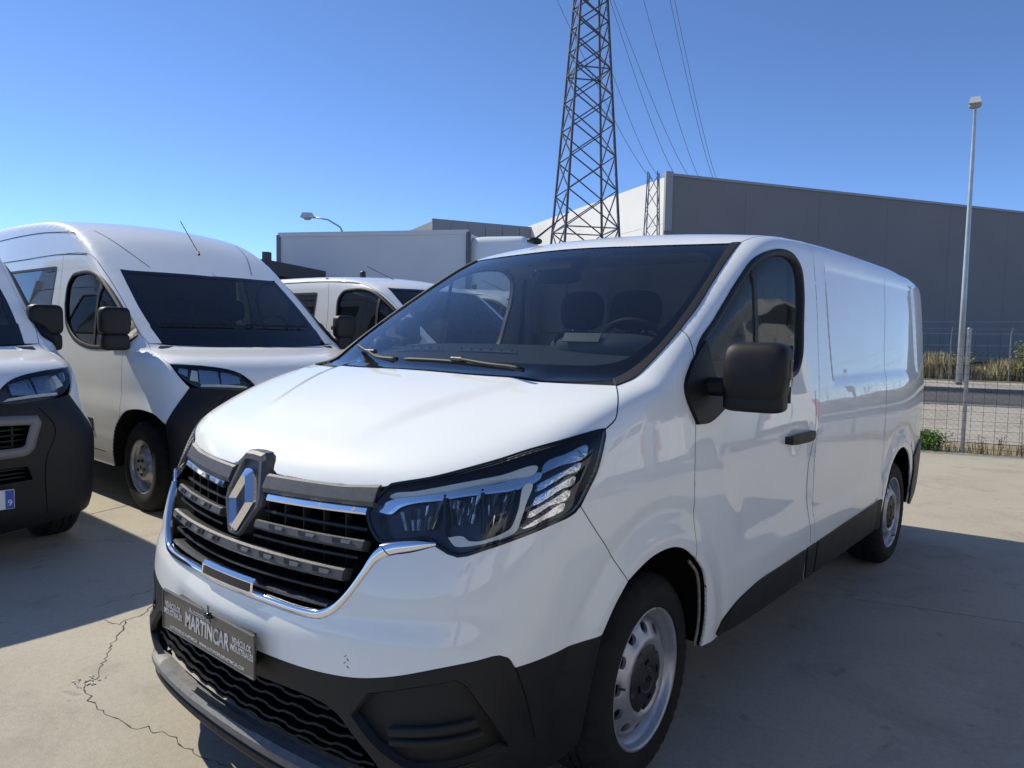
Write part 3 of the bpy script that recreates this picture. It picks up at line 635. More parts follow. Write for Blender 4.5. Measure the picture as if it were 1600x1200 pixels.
# ---- grille ----
mk('grille_cavity', [(a, b + .10, z) for a, b in P for z in (.64, 1.02)], [(2*i, 2*i+1, 2*i+3, 2*i+2) for i in range(18)], DARK, van)
def onxs(T):
    T = np.array(T, float); return onto(fv, np.stack([T[:, 0], .257*T[:, 0]**2 + T_f(T[:, 1]), T[:, 1]], 1), T[:, 2])
def onx(x, z, lv=0.0): return onxs([(x, z, lv)])[0]
def bar(name, x0, x1, zt, zb, lv, m, tk=.012, n=24, ends=0.0, joinm='join', ztab=None):
    """bar on the nose between heights zt(x) and zb(x); lv negative = proud"""
    xs = np.linspace(x0, x1, n); V = []; N = []
    for i, x in enumerate(xs):
        a, b = (zt(x), zb(x)); c = (a + b)/2
        for z, l, f in ((a, lv + tk + .02, .5), (a, lv + tk*.35, .5), (a - (a-b)*.16, lv, .2), (b + (a-b)*.2, lv, -.2), (b, lv + tk*.4, -.6), (b, lv + tk + .02, -.6)):
            V.append((x, z, l))
    V = onxs(V)
    k = 6; Fc = [(i*k + j, i*k + j + 1, (i+1)*k + j + 1, (i+1)*k + j) for i in range(n-1) for j in range(k-1)] + [tuple(range(k))[::-1], tuple(range((n-1)*k, n*k))]
    if joinm == 'copy': return mk(name, V, Fc, m, van, smooth='auto'), mk(name, V*[-1, 1, 1], [f[::-1] for f in Fc], m, van, smooth='auto')
    if joinm == 'one': return mk(name, V, Fc, m, van, smooth='auto')
    return mk(name, np.concatenate([V, V*[-1, 1, 1]]), Fc + [tuple(len(V) + i for i in f)[::-1] for f in Fc], m, van, smooth='auto')
hfz = lambda x: 1.006 + .008*(x/.4) + (.012*max(0, (x-.40)/.14))
top_bar = bar('grille_top_bar', .095, .515, hfz, lambda x: .957 + .03*(x-.1), -.010, GREYP, .020, joinm='copy')
bar('chrome_trim', .125, .500, lambda x: .955 + .03*(x-.1), lambda x: .936 + .032*(x-.1), -.004, CHROME, .008, joinm='copy')
def studs(x0, x1, zc, n, m, lv, h=.008, wd=.050):
    for i in range(n):
        for sg in (1, -1):
            xa = x0 + (x1 - x0)*(i + .30)/n; mb = []
            V = []
            for x, z in ((xa, zc(xa) + h), (xa + wd, zc(xa + wd) + h), (xa + wd*.86, zc(xa + wd) - h), (xa + wd*.12, zc(xa) - h)):
                for l in (lv, lv + .006): V.append((x, z, l))
            V = onxs(V)*[sg, 1, 1]
            mk('bar_stud', V, [(0, 2, 4, 6), (0, 1, 3, 2), (2, 3, 5, 4), (4, 5, 7, 6), (6, 7, 1, 0)], m, van, smooth=False)
studs(.14, .49, lambda x: .9465 + .031*(x-.1), 3, CHROME, -.0085, .0048, .052)
bar('grille_bar', .100, .515, lambda x: .884 + .012*(x-.1), lambda x: .858 + .008*(x-.1), .004, GREYP, .020, joinm='copy')
studs(.13, .50, lambda x: .8735 + .010*(x-.1), 3, BLACKP, .001, .0062, .055); studs(.165, .535, lambda x: .8735 + .010*(x-.1), 3, SILVERP, -.004, .0046, .034)
bar('grille_bar', -.478, .478, lambda x: .812 + .0*abs(x), lambda x: .777 + .006*abs(x), .002, GREYP, .022, n=40, joinm='one')
studs(.02, .45, lambda x: .798, 4, BLACKP, -.001, .0072, .058); studs(.05, .48, lambda x: .797, 4, SILVERP, -.0065, .0050, .036)
for zz, xe in ((.916, .505), (.844, .500), (.750, .462)):
    bar('grille_slat', .0 if zz < .8 else .09, xe, lambda x: zz + .010*(x-.1), lambda x: zz - .010 + .010*(x-.1), .020, BLACKP, .02, joinm='copy')
bar('grille_sill', -.44, .44, lambda x: .716, lambda x: .704, .010, GREYP, .02, n=34, joinm='one')
for x in np.arange(-.44, .45, .08):
    mb = MB(); p = onx(x, .82, .055); mb.box((p[0], p[1] + .012, .82), (.004, .02, .26)); mb.build('grille_web', BLACKP, van)
# chrome U round the grille
GI = [(.0, .0, .700), (.212, .020, .699), (.40, .049, .697), (.434, .057, .702), (.464, .067, .718), (.498, .081, .752), (.536, .105, .815), (.558, .130, .868), (.572, .141, .884)]
def loft(name, A, B, m, proud=.010, n=60, joinm='join'):
    A = c_(A, step=.01); B = c_(B, step=.01)
    rs = lambda C: np.stack([np.interp(np.linspace(0, 1, n), np.linspace(0, 1, len(C)), C[:, j]) for j in range(3)], 1)
    A, B = rs(A), rs(B); nn = normals(fv, (A+B)/2); V = np.concatenate([A - nn*.012, A + nn*proud*.3, A*.75 + B*.25 + nn*proud, A*.3 + B*.7 + nn*proud*.9, B + nn*.001, B - nn*.012])
    Fc = [(r*n + i, r*n + i + 1, (r+1)*n + i + 1, (r+1)*n + i) for r in range(5) for i in range(n-1)]
    if joinm == 'copy': return mk(name, V, Fc, m, van), mk(name, V*[-1, 1, 1], [f[::-1] for f in Fc], m, van)
    return mk(name, np.concatenate([V, V*[-1, 1, 1]]), Fc + [tuple(len(V) + i for i in f)[::-1] for f in Fc], m, van)
loft('grille_surround', GI, GB[:9], CHROME)
for _o in (loft('chrome_tip', [(.569, .141, .886), (.61, .165, .896), (.66, .19, .902), (.707, .209, .903)], [(.575, .131, .848), (.60, .142, .864), (.655, .170, .879), (.709, .207, .896)], CHROME, .006, 16, 'copy')): pass
V, Fc = [], []
mb = MB()   # raised handle-like centre of the chrome
xs = np.linspace(-.088, .185, 22); V = []
for x in xs:
    for z, l in ((.732, .02), (.732, -.010), (.722, -.018), (.690, -.016), (.684, -.010), (.684, .01)): V.append((x, z, l))
V = onxs(V)
Fc = [(i*6 + j, i*6 + j + 1, (i+1)*6 + j + 1, (i+1)*6 + j) for i in range(21) for j in range(5)] + [tuple(range(6))[::-1], tuple(range(21*6, 22*6))]
mk('chrome_centre', V, Fc, CHROME, van, smooth='auto')
V = []
for x in np.linspace(-.076, .172, 16):
    for z, l in ((.718, -.0192), (.696, -.0182)): V.append((x, z, l))
V = onxs(V)
mk('radar_cover', V, [(2*i, 2*i+1, 2*i+3, 2*i+2) for i in range(15)], DARKC, van)
# emblem: dark shield-shaped housing with a chrome lozenge
def em(x, z, d): return (x + .0, .098 + (z - .925)*.30 - d, z)
hs = [(0, .138), (.046, .136), (.060, .120), (.098, .02), (.098, -.012), (.036, -.100), (.024, -.108)]
hs = [(x, .925 + z) for x, z in hs]; outl = hs + [(-x, z) for x, z in hs[::-1][:-1]]
n = len(outl); V = [em(x, z, -.05) for x, z in outl] + [em(x, z, .012) for x, z in outl] + [em(x*.92, .925 + (z-.925)*.94, .022) for x, z in outl] + [em(x*.80, .922 + (z-.925)*.85, .022) for x, z in outl] + [em(x*.77, .922 + (z-.925)*.83, .008) for x, z in outl]
Fc = [(r*n + i, r*n + (i+1) % n, (r+1)*n + (i+1) % n, (r+1)*n + i) for r in range(4) for i in range(n)] + [tuple(range(4*n, 5*n))]
eh = mk('emblem_housing', V, Fc, GREYP, van, smooth=False)
eo = [(0, .108), (.026, .104), (.080, .002), (.018, -.104), (0, -.106)]; ei = [(0, .064), (.0, .064), (.036, .0), (.0, -.062), (0, -.062)]
for sg in (-1, 1):
    V = []
    for (xo, zo), (xi, zi) in zip(eo, ei):
        xm, zm = (xo*.5 + xi*.5), (zo*.5 + zi*.5)
        for x, z, d in ((xo, zo, .008), (xo*.98, zo*.99, .022), (xm*.97, zm*.98, .038), (xi, zi, .022), (xi, zi, .008)): V.append(em(x*sg*.84, .921 + z*.86, d))
    Fc = [(i*5 + j, i*5 + j + 1, (i+1)*5 + j + 1, (i+1)*5 + j) for i in range(4) for j in range(4)]
    mk('emblem', V, Fc, CHROME, van, smooth=False)
# ---- headlights ----
c_hlt = c_ht[::-1]; c_hli = c_([(.709, .207, .900), (.700, .20, .912), (.686, .197, .915), (.63, .170, .905), (.575, .145, .893)]); c_hlj = join(c_([(.575, .145, .893), (.560, .143, .897), (.507, .153, .955), (.511, .163, .974), (.545, .197, 1.027)]))
HLOOP = join(c_hlt, c_hlr[::-1], c_hlb[::-1], c_hli, c_hlj)
VH = (-.62, .77, -.05)
hls = patch('headlight', fv, [HLOOP], DARKC, van, spacing=.022, level=.050, gap=.001, skirt=-.048, mirror='copy', view=VH)
def hpart(nm, P, lv, m, tk=.006, sp=.03, g=0):
    L = cr(P + [P[0]], .012)[:-1]; L = onto(fv, L, 0)
    a, b = patch(nm, fv, [L], m, None, spacing=sp, level=lv, gap=g, skirt=tk, mirror='copy', view=VH); a.parent = hls[0]; b.parent = hls[1]
hpart('light_guide', HL_DRL1, .016, DRL, .02, g=.0036); hpart('light_guide', HL_DRL2, .016, DRL, .02, g=.0028); hpart('trim_blade', HL_TRIM, .020, CHROME, .02)
for P in (HL_T1, HL_T2, HL_T3, HL_T4, HL_T5): hpart('indicator_blade', P, .018, REFL, .02)
rndf = random.Random(4)
def facets(Q, nu, nv, l0, l1, dens):
    # reflector bowl: a grid of small tilted mirror facets inside the lamp
    Q = [np.array(q) for q in Q]; G = np.array([[((Q[0]*(1-a) + Q[1]*a)*(1-b) + (Q[3]*(1-a) + Q[2]*a)*b) for a in np.linspace(0, 1, nu+1)] for b in np.linspace(0, 1, nv+1)]).reshape(-1, 3)
    lv = np.array([l0 + (l1-l0)*math.sin(PI*(k % (nu+1))/nu)*.9 + rndf.uniform(-.004, .004) for k in range(len(G))]); G = onto(fv, G, 0); G = onto(fv, G, lv)
    F3 = [[], [], []]
    for r in range(nv):
        for c in range(nu):
            k = 0 if rndf.random() > dens else (1 if rndf.random() < .55 else 2); F3[k].append((r*(nu+1) + c, r*(nu+1) + c + 1, (r+1)*(nu+1) + c + 1, (r+1)*(nu+1) + c))
    for k in range(3):
        if F3[k]:
            for sg, par in ((1, hls[0]), (-1, hls[1])): mk('reflector', G*[sg, 1, 1], F3[k] if sg > 0 else [f[::-1] for f in F3[k]], FACET[k], par, smooth=False, kind='stuff')
facets([HL_R1[5], HL_R1[4], HL_R1[2], HL_R1[0]], 15, 2, .028, .050, .42)
facets([HL_R2[5], HL_R2[4], HL_R2[2], HL_R2[0]], 16, 3, .026, .052, .55)
facets([HL_R3[4], HL_R3[3], HL_R3[1], HL_R3[0]], 14, 3, .026, .050, .50)
for P in ([HL_R1[2], HL_R1[3]], [HL_R2[2], HL_R2[3]]):
    pp = onto(fv, np.array([np.array(P[0]) + [0, .0, .012], np.array(P[1]) + [0, 0, -.045]]), .024)
    for sg, par in ((1, hls[0]), (-1, hls[1])): mb = MB(); mb.bar(pp[0]*[sg, 1, 1], pp[1]*[sg, 1, 1], .006, 6); mb.build('reflector_divider', DARKC, par)
for a in patch('lens', fv, [HLOOP], LENS, None, spacing=.022, gap=.003, skirt=0, mirror='copy', view=VH, level=.001): a.parent = hls[0] if a.data.vertices[0].co.x > 0 else hls[1]
c_frame = np.concatenate([HLOOP, HLOOP[:1]])
for a in band('bezel', fv, HLOOP, -.0012, .0070, -.0022, BLACKG, None, closed=True): a.parent = hls[0] if a.data.vertices[0].co.x > 0 else hls[1]
# ---- windscreen, pillar strips, cowl ----
WS = [(.755, .935, 1.297), (.785, 1.05, 1.345), (.797, 1.15, 1.40), (.795, 1.297, 1.488), (.772, 1.535, 1.638), (.722, 1.862, 1.828)]
c_ws = c_(WS); c_wb = c_([(0, .79, 1.288), (.35, .795, 1.288), (.65, .865, 1.290), (.755, .935, 1.297)]); c_wc = c_([(0, .79, 1.288), (0, 1.2, 1.55), (0, 1.735, 1.832)])
c_wt2 = c_([(0, 1.735, 1.832), (.2, 1.739, 1.831), (.382, 1.759, 1.827), (.722, 1.862, 1.828)])
wsl = join(c_wb, c_ws, c_wt2[::-1], c_wc[::-1])
ws_o = patch('windscreen', fv, [wsl], GLASSW, van, spacing=.05, level=.003, gap=.001, skirt=0, view=(0, .6, -.8))
patch('pillar_trim', fv, [join(c_ws, c_([WS[-1], PT]), c_([HC, (.812, 1.0, 1.325), (.82, 1.114, 1.385), G0, (.817, 1.38, 1.54), (.797, 1.542, 1.643), PT])[::-1], c_([HC, (.78, .91, 1.29), WS[0]]))], RUBBER, van, spacing=.03, level=-.004, gap=.0, skirt=.012, mirror='copy', view=(-.5, .5, -.7))
FR = [(0, .875, 1.335), (.30, .905, 1.337), (.56, .958, 1.342), (.66, .995, 1.346), (.725, 1.05, 1.368), (.752, 1.13, 1.41), (.760, 1.25, 1.477), (.755, 1.42, 1.58), (.735, 1.60, 1.69), (.705, 1.71, 1.755), (.66, 1.742, 1.784), (.55, 1.715, 1.788), (.31, 1.667, 1.785), (.0, 1.645, 1.782)]
c_fr = c_(FR)
fr = patch('windscreen_border', fv, [join(c_wb, c_ws, c_wt2[::-1], c_([(0, 1.735, 1.832), (0, 1.645, 1.782)]), c_fr[::-1], c_([(0, .875, 1.335), (0, .79, 1.288)]))], BLACKG, ws_o, spacing=.04, level=.0065, gap=.0015, skirt=0, view=(0, .6, -.8))
mk('cowl', [(x*s, y, z) for x, y, z in [(0, .74, 1.262), (.35, .755, 1.262), (.65, .81, 1.262), (.80, .87, 1.262), (0, .83, 1.296), (.35, .845, 1.294), (.65, .91, 1.295), (.79, .98, 1.30)] for s in (1, -1)],
   [(2*i, 2*i+2, 2*i+10, 2*i+8) for i in range(3)] + [(2*i+1, 2*i+3, 2*i+11, 2*i+9) for i in range(3)] if False else [(0, 2, 10, 8), (2, 4, 12, 10), (4, 6, 14, 12), (1, 3, 11, 9), (3, 5, 13, 11), (5, 7, 15, 13)], BLACKP, van)
# mirror bracket print and rain sensor behind the glass
mb = MB(); mb.box((0, 1.68, 1.755), (.20, .16, .05), Matrix.Rotation(math.radians(28), 3, 'X'), .01); mb.build('sensor_cover', BLACKP, van)
V, Fc = sellip((.0, 1.64, 1.70), (.25, .04, .07), 3, 20, 10); mk('rear_view_mirror', V, Fc, BLACKP, van)
def wiper(P, arm):
    wp = onto(fv, cr(P, .03), -.018); mb = MB(); mb.tube([tuple(p) for p in wp], [.004] + [.008]*(len(wp)-2) + [.004], 6); b = mb.build('wiper_blade', RUBBER, None, smooth=True)
    ar = onto(fv, cr(arm, .03), -.034); mb = MB(); mb.tube([tuple(p) for p in ar], list(np.linspace(.009, .006, len(ar))), 6); a = mb.build('wiper_arm', BLACKP, van, smooth=True); b.parent = a
    mb = MB(); c = wp[len(wp)//2]; mb.box((c[0], c[1] - .008, c[2] + .012), (.060, .022, .016), bev=.004); mb.build('wiper_joint', GREYP, a)
wiper([(-.127, .835, 1.304), (.14, .835, 1.306), (.462, .82, 1.288)], [(.50, .79, 1.275), (.36, .79, 1.285), (.16, .83, 1.306)])
wiper([(-.649, 1.018, 1.357), (-.39, .894, 1.322), (-.147, .80, 1.290)], [(-.10, .775, 1.283), (-.22, .79, 1.287), (-.40, .885, 1.318)])
# ---- door window, seals, handle, mirror ----
dg = patch('door_window', fv, [c_win], GLASSS, None, spacing=.06, level=.012, gap=.004, skirt=0, mirror='copy')
for a in dg: a.parent = door[0] if a.data.vertices[0].co.x > 0 else door[1]
for a in band('window_seal', fv, c_win, -.0055, .018, -.0035, RUBBER, None, closed=True, thick=.024): a.parent = door[0] if a.data.vertices[0].co.x > 0 else door[1]
for a in band('window_bar', fv, c_([(.858, 1.80, 1.72), (.872, 1.79, 1.60), (.90, 1.765, 1.40), (.915, 1.745, 1.25)]), -.013, .013, .006, RUBBER, None): a.parent = door[0] if a.data.vertices[0].co.x > 0 else door[1]
for sg in (1, -1):
    d = door[0] if sg > 0 else door[1]
    mb = MB(); P = [onto(fv, np.array([[.943, y, 1.012]]), -h)[0] for y, h in ((1.985, .006), (2.0, .028), (2.06, .036), (2.18, .038), (2.25, .034), (2.285, .026), (2.30, .006))]
    V = []; Fc = []
    for p, w_ in zip(P, (.014, .018, .021, .021, .020, .018, .014)): V += [(p[0]*sg, p[1], p[2] + w_), ((p[0]+.003)*sg, p[1], p[2]), (p[0]*sg, p[1], p[2] - w_), ((p[0] - .014)*sg, p[1], p[2] - w_), ((p[0] - .014)*sg, p[1], p[2] + w_)]
    for i in range(6):
        for j in range(5): Fc.append((i*5 + j, i*5 + (j+1) % 5, (i+1)*5 + (j+1) % 5, (i+1)*5 + j))
    mk('door_handle', V, Fc + [(0, 1, 2, 3, 4)[::-1], (30, 31, 32, 33, 34)], BLACKP, d, smooth='auto')
    # mirror: triangular foot on the door, arm and big two-part shell
    mf = patch('mirror_foot', fv, [join(c_([(.903, 1.19, 1.355), (.893, 1.29, 1.42)]), c_([(.893, 1.29, 1.42), (.915, 1.33, 1.30), (.924, 1.40, 1.19)]), c_([(.924, 1.40, 1.19), (.928, 1.25, 1.145), (.929, 1.175, 1.145)]), c_([(.929, 1.175, 1.145), (.915, 1.115, 1.25), (.912, 1.12, 1.28), (.903, 1.19, 1.355)]))], BLACKP, None, spacing=.03, level=-.014, gap=.0, skirt=.016, mirror='no')
    if sg < 0:
        mf.data.transform(Matrix.Diagonal((-1, 1, 1, 1)))
    mf.parent = d
    def tp(p): return (p.x*(1 - .10*max(0, -p.z)) + (.10*(-p.z) if p.z < 0 else 0)*-1, p.y*(1 + .10*p.z), p.z)
    V, Fc = sellip((0, 0, 0), (.205, .115, .220), 5.0, 36, 22, taper=tp)
    rt = Matrix.Rotation(math.radians(8*sg), 3, 'Z')
    V = [rt @ Vector((v.x*1.0, v.y - .02*(1 - (v.z/.12)**2)*(v.y < 0), v.z)) + Vector((1.092*sg, 1.285, 1.312)) for v in V]
    sh = mk('mirror_shell', V, Fc, BLACKP, d)
    V, Fc = sellip((1.088*sg, 1.272, 1.228), (.196, .105, .068), 5.0, 32, 14, rot=rt); mk('mirror_base', V, Fc, BLACKP, d)
    mb = MB(); mb.box((.965*sg, 1.285, 1.268), (.13, .055, .062), rt, .016); mb.build('mirror_arm', BLACKP, d, smooth='auto')
    mb = MB(); mb.box((1.196*sg, 1.29, 1.325), (.006, .03, .085), rt, .002); mb.build('side_indicator', LENS if sg > 0 else ORANGE, d)
    mb = MB(); mb.box((1.090*sg, 1.345, 1.318), (.17, .004, .19), rt); mb.build('mirror_glass', CHROME, d)
    if sg < 0:
        for o in bpy.data.objects:
            if o.parent == d and o.name.split('.')[0] in ('mirror_shell', 'mirror_base', 'mirror_arm', 'side_indicator', 'mirror_glass'): o.location = (.03, .17, -.02)
# ---- sill cladding ----
CT = [(.929, 1.382, .372), (.935, 1.498, .439), (.937, 1.697, .481), (.936, 1.981, .489), (.937, 2.4, .498), (.938, 2.912, .510), (.939, 3.53, .520)]
c_ct = c_(CT); c_cb = c_([(.927, 1.40, .358), (.927, 1.9, .352), (.925, 2.4, .350), (.925, 3.0, .350), (.93, 3.53, .352)])
def clip(C, a, b): return C[(C[:, 1] >= a) & (C[:, 1] <= b)]
for a, b in ((1.38, 2.27), (2.28, 2.40), (2.41, 3.53)):
    L = np.concatenate([clip(c_ct, a, b), clip(c_cb, a, b)[::-1]]); patch('sill_cladding', fv, [L], BLACKP, van, spacing=.05, level=-.010, gap=.001, skirt=.014, mirror='copy', view=(-1, 0, 0))
# rear bumper corner
c_rk = c_([(.905, 4.42, .64), (.90, 4.6, .70), (.875, 4.85, .72), (.83, 4.97, .72)]); c_rl = c_([(.83, 4.97, .72), (.82, 4.96, .5), (.81, 4.90, .34)]); c_rm = c_([(.81, 4.90, .34), (.89, 4.6, .30), (.90, 4.45, .34)]); c_rn = c_([(.90, 4.45, .34), (.915, 4.41, .47), (.905, 4.42, .64)])
patch('rear_bumper', fv, [join(c_rk, c_rl, c_rm, c_rn)], BLACKP, van, spacing=.04, level=-.012, gap=.0, skirt=.014, mirror='copy', view=(-1, -.4, 0))
# ---- wheel housings ----
c_arch = join(c_a2[::-1], c_a1, c_a0, c_ba[::-1])
for sg in (1, -1):
    for nm, C, yc, ends in (('wheel_housing', np.array(c_arch), .95, 0), ('wheel_housing', np.array(c_ra), 4.02, 0)):
        k = len(C); A = C*[sg, 1, 1]; ce = np.array([0, yc, .38]); B = A.copy(); B[:, 1:] = ce[1:] + (A[:, 1:] - ce[1:])*1.0; B[:, 0] -= .006*sg
        Cc = B.copy(); Cc[:, 1:] = ce[1:] + (B[:, 1:] - ce[1:])*1.10; Cc[:, 0] -= .03*sg; D = Cc.copy(); D[:, 0] = .55*sg; V = np.concatenate([B, Cc, D, [[.55*sg, yc, .38]]])
        Fc = [(r*k + i, r*k + i + 1, (r+1)*k + i + 1, (r+1)*k + i) for r in range(2) for i in range(k-1)] + [(2*k + i, 2*k + i + 1, 3*k) for i in range(k-1)]
        mk(nm, V, Fc, UNDER, van)
SEALANT = mat('sealant', (.24, .215, .17), .85, noise=.4, nscale=60)
for sg in (1, -1):
    P = np.array(c_a2); P = P + (np.array([0, .95, .38]) - P)*[0, .03, .03]; P[:, 0] -= .022; P[:, 0] *= sg; mb = MB(); mb.tube([tuple(p) for p in P], .0055, 6); mb.build('arch_sealant', SEALANT, van, smooth=True)
for s_, yy in ((1, .976), (-1, .976), (1, 4.074), (-1, 4.074)): wheel(van, .885, yy, .335, s_, .336, .215, .2205, 'cap' if yy < 2 else 'worn', steer=math.radians(3.5) if yy < 2 else 0, seed=yy + s_)
# floor pan, inner shell (keeps daylight out of panel gaps)
mb = MB(); mb.box((0, 2.55, .33), (1.5, 4.5, .10)); mb.box((0, 3.6, .42), (1.66, 2.3, .06)); mb.box((0, 2.2, .40), (1.1, 3.4, .12)); mb.build('underbody', UNDER, van)
mb = MB(); mb.box((0, .55, .66), (.86, .5, .6)); mb.build('engine_block', UNDER, van)
# strips behind the shut lines
for C in (c_dg, c_bp[5:], c_bg, c_hs, c_hr[4:], join(c_ht, c_hf[:18])): band('door_seal', fv, C, -.007, .007, .0125, DARK, van)
# dark shut lines
for C in (c_dg, c_bp, c_bg, c_hs): band('shut_line', fv, C, -.0034, .0034, .0009, RUBBER, van)
for C in (c_hr, c_ht, c_hf[:19]): band('shut_line', fv, C, -.003, .003, .003, RUBBER, van)
# ---- cab interior ----
DP = [(.86, 1.270, .60), (.94, 1.315, .66), (1.10, 1.352, .745), (1.25, 1.374, .775), (1.42, 1.388, .79), (1.52, 1.383, .79), (1.57, 1.355, .79), (1.585, 1.28, .80), (1.54, 1.12, .81), (1.50, .85, .82)]
V = [(x*w_, y + .10*x*x, z - .012*x*x) for y, z, w_ in DP for x in np.linspace(-1, 1, 13)]; Fc = [(r*13 + i, r*13 + i + 1, (r+1)*13 + i + 1, (r+1)*13 + i) for r in range(9) for i in range(12)]
db = mk('dashboard', V, Fc, DASH, van, smooth='auto')
V, Fc = sellip((.44, 1.40, 1.385), (.46, .30, .12), 2.6, 24, 10); mk('instrument_hood', V, Fc, DASH, db)
mb = MB(); mb.box((.40, 1.262, 1.425), (.17, .006, .04), Matrix.Rotation(-.6, 3, 'X')); mb.build('instrument_glass', mat('instrument_grey', (.16, .18, .175), .3), db)
for x0 in (-.55, -.14):
    mb = MB(); mb.box((x0 + .16, 1.135, 1.364), (.32, .022, .006)); v_ = mb.build('defrost_vent', LIGHTP, db)
    for i in range(6): mb = MB(); mb.box((x0 + .03 + i*.055, 1.127, 1.369), (.006, .008, .006)); mb.build('vent_rib', DASH, v_)
def seat(x, y, w_):
    t = bpy.data.objects.new('seat', None); link(t, van); t.location = (x, y, 0)
    V, Fc = sellip((0, -.22, .82), (w_, .52, .16), 4, 24, 12); mk('seat_cushion', V, Fc, SEAT, t)
    V, Fc = sellip((0, .06, 1.15), (w_, .16, .62), 4, 24, 16, rot=Matrix.Rotation(-.16, 3, 'X')); mk('seat_back', V, Fc, SEAT, t)
    V, Fc = sellip((0, .12, 1.565), (w_*.72, .11, .21), 3.2, 24, 14, rot=Matrix.Rotation(-.10, 3, 'X')); mk('headrest', V, Fc, SEAT, t)
    mb = MB(); mb.bar((-.05, .1, 1.40), (-.05, .12, 1.52), .006); mb.bar((.05, .1, 1.40), (.05, .12, 1.52), .006); mb.build('headrest_post', CHROME, t)
seat(.05, 2.12, .40); seat(-.27, 2.10, .36); 
sw = []; N_ = 40; V = []; Fc = []
rt = Matrix.Rotation(math.radians(-62), 3, 'X')
for i in range(N_):
    a = 2*PI*i/N_
    for j in range(8):
        b = 2*PI*j/8; r = .185 + .014*math.cos(b); V.append(rt @ Vector((r*math.cos(a), r*math.sin(a), .014*math.sin(b))) + Vector((.46, 1.60, 1.335)))
for i in range(N_):
    for j in range(8): Fc.append((i*8 + j, i*8 + (j+1) % 8, ((i+1) % N_)*8 + (j+1) % 8, ((i+1) % N_)*8 + j))
st = mk('steering_wheel', V, Fc, BLACKP, van)
mb = MB(); C0 = Vector((.46, 1.60, 1.335))
for a in (0, PI, -PI/2): mb.bar(C0, C0 + rt @ Vector((.18*math.cos(a), .18*math.sin(a), 0)), .016)
mb.build('spoke', BLACKP, st); V, Fc = sellip(C0, (.15, .14, .06), 2.5, 20, 10, rot=rt); mk('horn_pad', V, Fc, BLACKP, st)
mb = MB(); mb.box((0, 2.52, .92), (1.70, .03, 1.04)); mb.box((0, 2.52, 1.64), (1.56, .03, .38)); bk = mb.build('bulkhead', BULK, van)
for x in (-.6, -.3, 0, .3, .6): mb = MB(); mb.box((x, 2.497, 1.35), (.035, .012, .80), bev=.004); mb.build('bulkhead_rib', BULK, bk)
mb = MB(); mb.box((0, 2.02, .60), (1.6, .95, .04)); mb.build('cab_floor', INTER, van)
mb = MB(); mb.box((0, 2.28, 1.835), (1.3, .50, .02)); mb.build('headlining', BULK, van)
for sg in (1, -1):
    mb = MB(); mb.box((.86*sg, 1.92, .94), (.04, .95, .50)); mb.build('door_card', INTER, van)
    mb = MB(); mb.tube([(.80*sg, 2.42, 1.78), (.82*sg, 2.44, 1.4), (.86*sg, 2.40, .9)], .03, 8); mb.build('pillar_trim_inner', BULK, van)
    mb = MB(); mb.tube([(.79*sg, 2.36, 1.76), (.80*sg, 2.35, 1.5), (.80*sg, 2.30, 1.1)], .012, 6); mb.build('seat_belt', SEAT, van)
# ---- number plate of the dealer ----
pm = Matrix.Translation((.0, -.006, .545)) @ Matrix.Rotation(PI/2, 4, 'X') @ Matrix.Rotation(math.radians(0), 4, 'Z')
mb = MB(); mb.box((-.012, -.033, .545), (.545, .007, .125), bev=.002); pl = mb.build('number_plate', PLATE, van)
mb = MB(); mb.box((-.012, -.014, .545), (.44, .032, .09)); mb.build('plate_holder', BLACKP, van)
mb = MB()
for z in (.545 + .060, .545 - .060): mb.box((-.012, -.0375, z), (.543, .003, .0035))
for x in (-.282, .258): mb.box((x, -.0375, .545), (.0035, .003, .123))
mb.build('plate_rim', SILVERP, pl)
def ptxt(s, x, z, size, **k): return text('lettering', s, size, PLATETXT, pl, Matrix.Translation((x, -.0376, z)) @ Matrix.Rotation(PI/2, 4, 'X'), **k)
ptxt('MARTINCAR', -.005, .545, .064, bold=.0016, shear=.12, sx=.72); ptxt('Automóviles', -.045, .584, .026, shear=.35)
for x in (-.215, .195): ptxt('VEHÍCULOS', x, .563, .024, bold=.0005, sx=.78); ptxt('INDUSTRIALES', x, .541, .024, bold=.0005, sx=.78)
ptxt('AUTOMOVILES MARTINCAR   WWW.AUTOMOVILESMARTINCAR.COM', -.012, .497, .0125, bold=.0003, sx=1.12)
# broken cable tie on the plate's upper edge
mb = MB(); mb.add(*sellip((.018, -.040, .600), (.034, .022, .020), 2.5, 10, 6)); tie = mb.build('cable_tie', BLACKG, van, smooth=True)
for dx, dz, ln_ in ((-.035, .02, 0), (.004, .034, 0), (.014, .034, 0), (-.022, -.022, 0), (.02, -.015, 0)): mb = MB(); mb.bar((.018, -.042, .600), (.018 + dx, -.046, .600 + dz), .0016, 4); mb.build('tie_end', SILVERP, tie)
# ---- aerial ----
mb = MB(); V, Fc = sellip((-.42, 1.98, 1.925), (.06, .10, .035), 2.5, 16, 8); an = mk('aerial_base', V, Fc, BLACKP, van)
mb = MB(); mb.bar((-.42, 1.975, 1.93), (-.36, 2.20, 2.10), .006, 6, .003); mb.build('aerial', BLACKP, an)
# scuffs on the bumper
for i, (u, v) in enumerate(((.532, .605), (.534, .597), (.531, .588), (.535, .579))):
    p = onto(fv, np.array([[u, .07, v]]), -.0006)[0]; q = onto(fv, np.array([[u + .006*(1 if i % 2 else -1), .07, v - .005]]), -.0006)[0]
    mb = MB(); mb.bar(p, q, .0009, 4); mb.build('scuff', BLACKP, van)
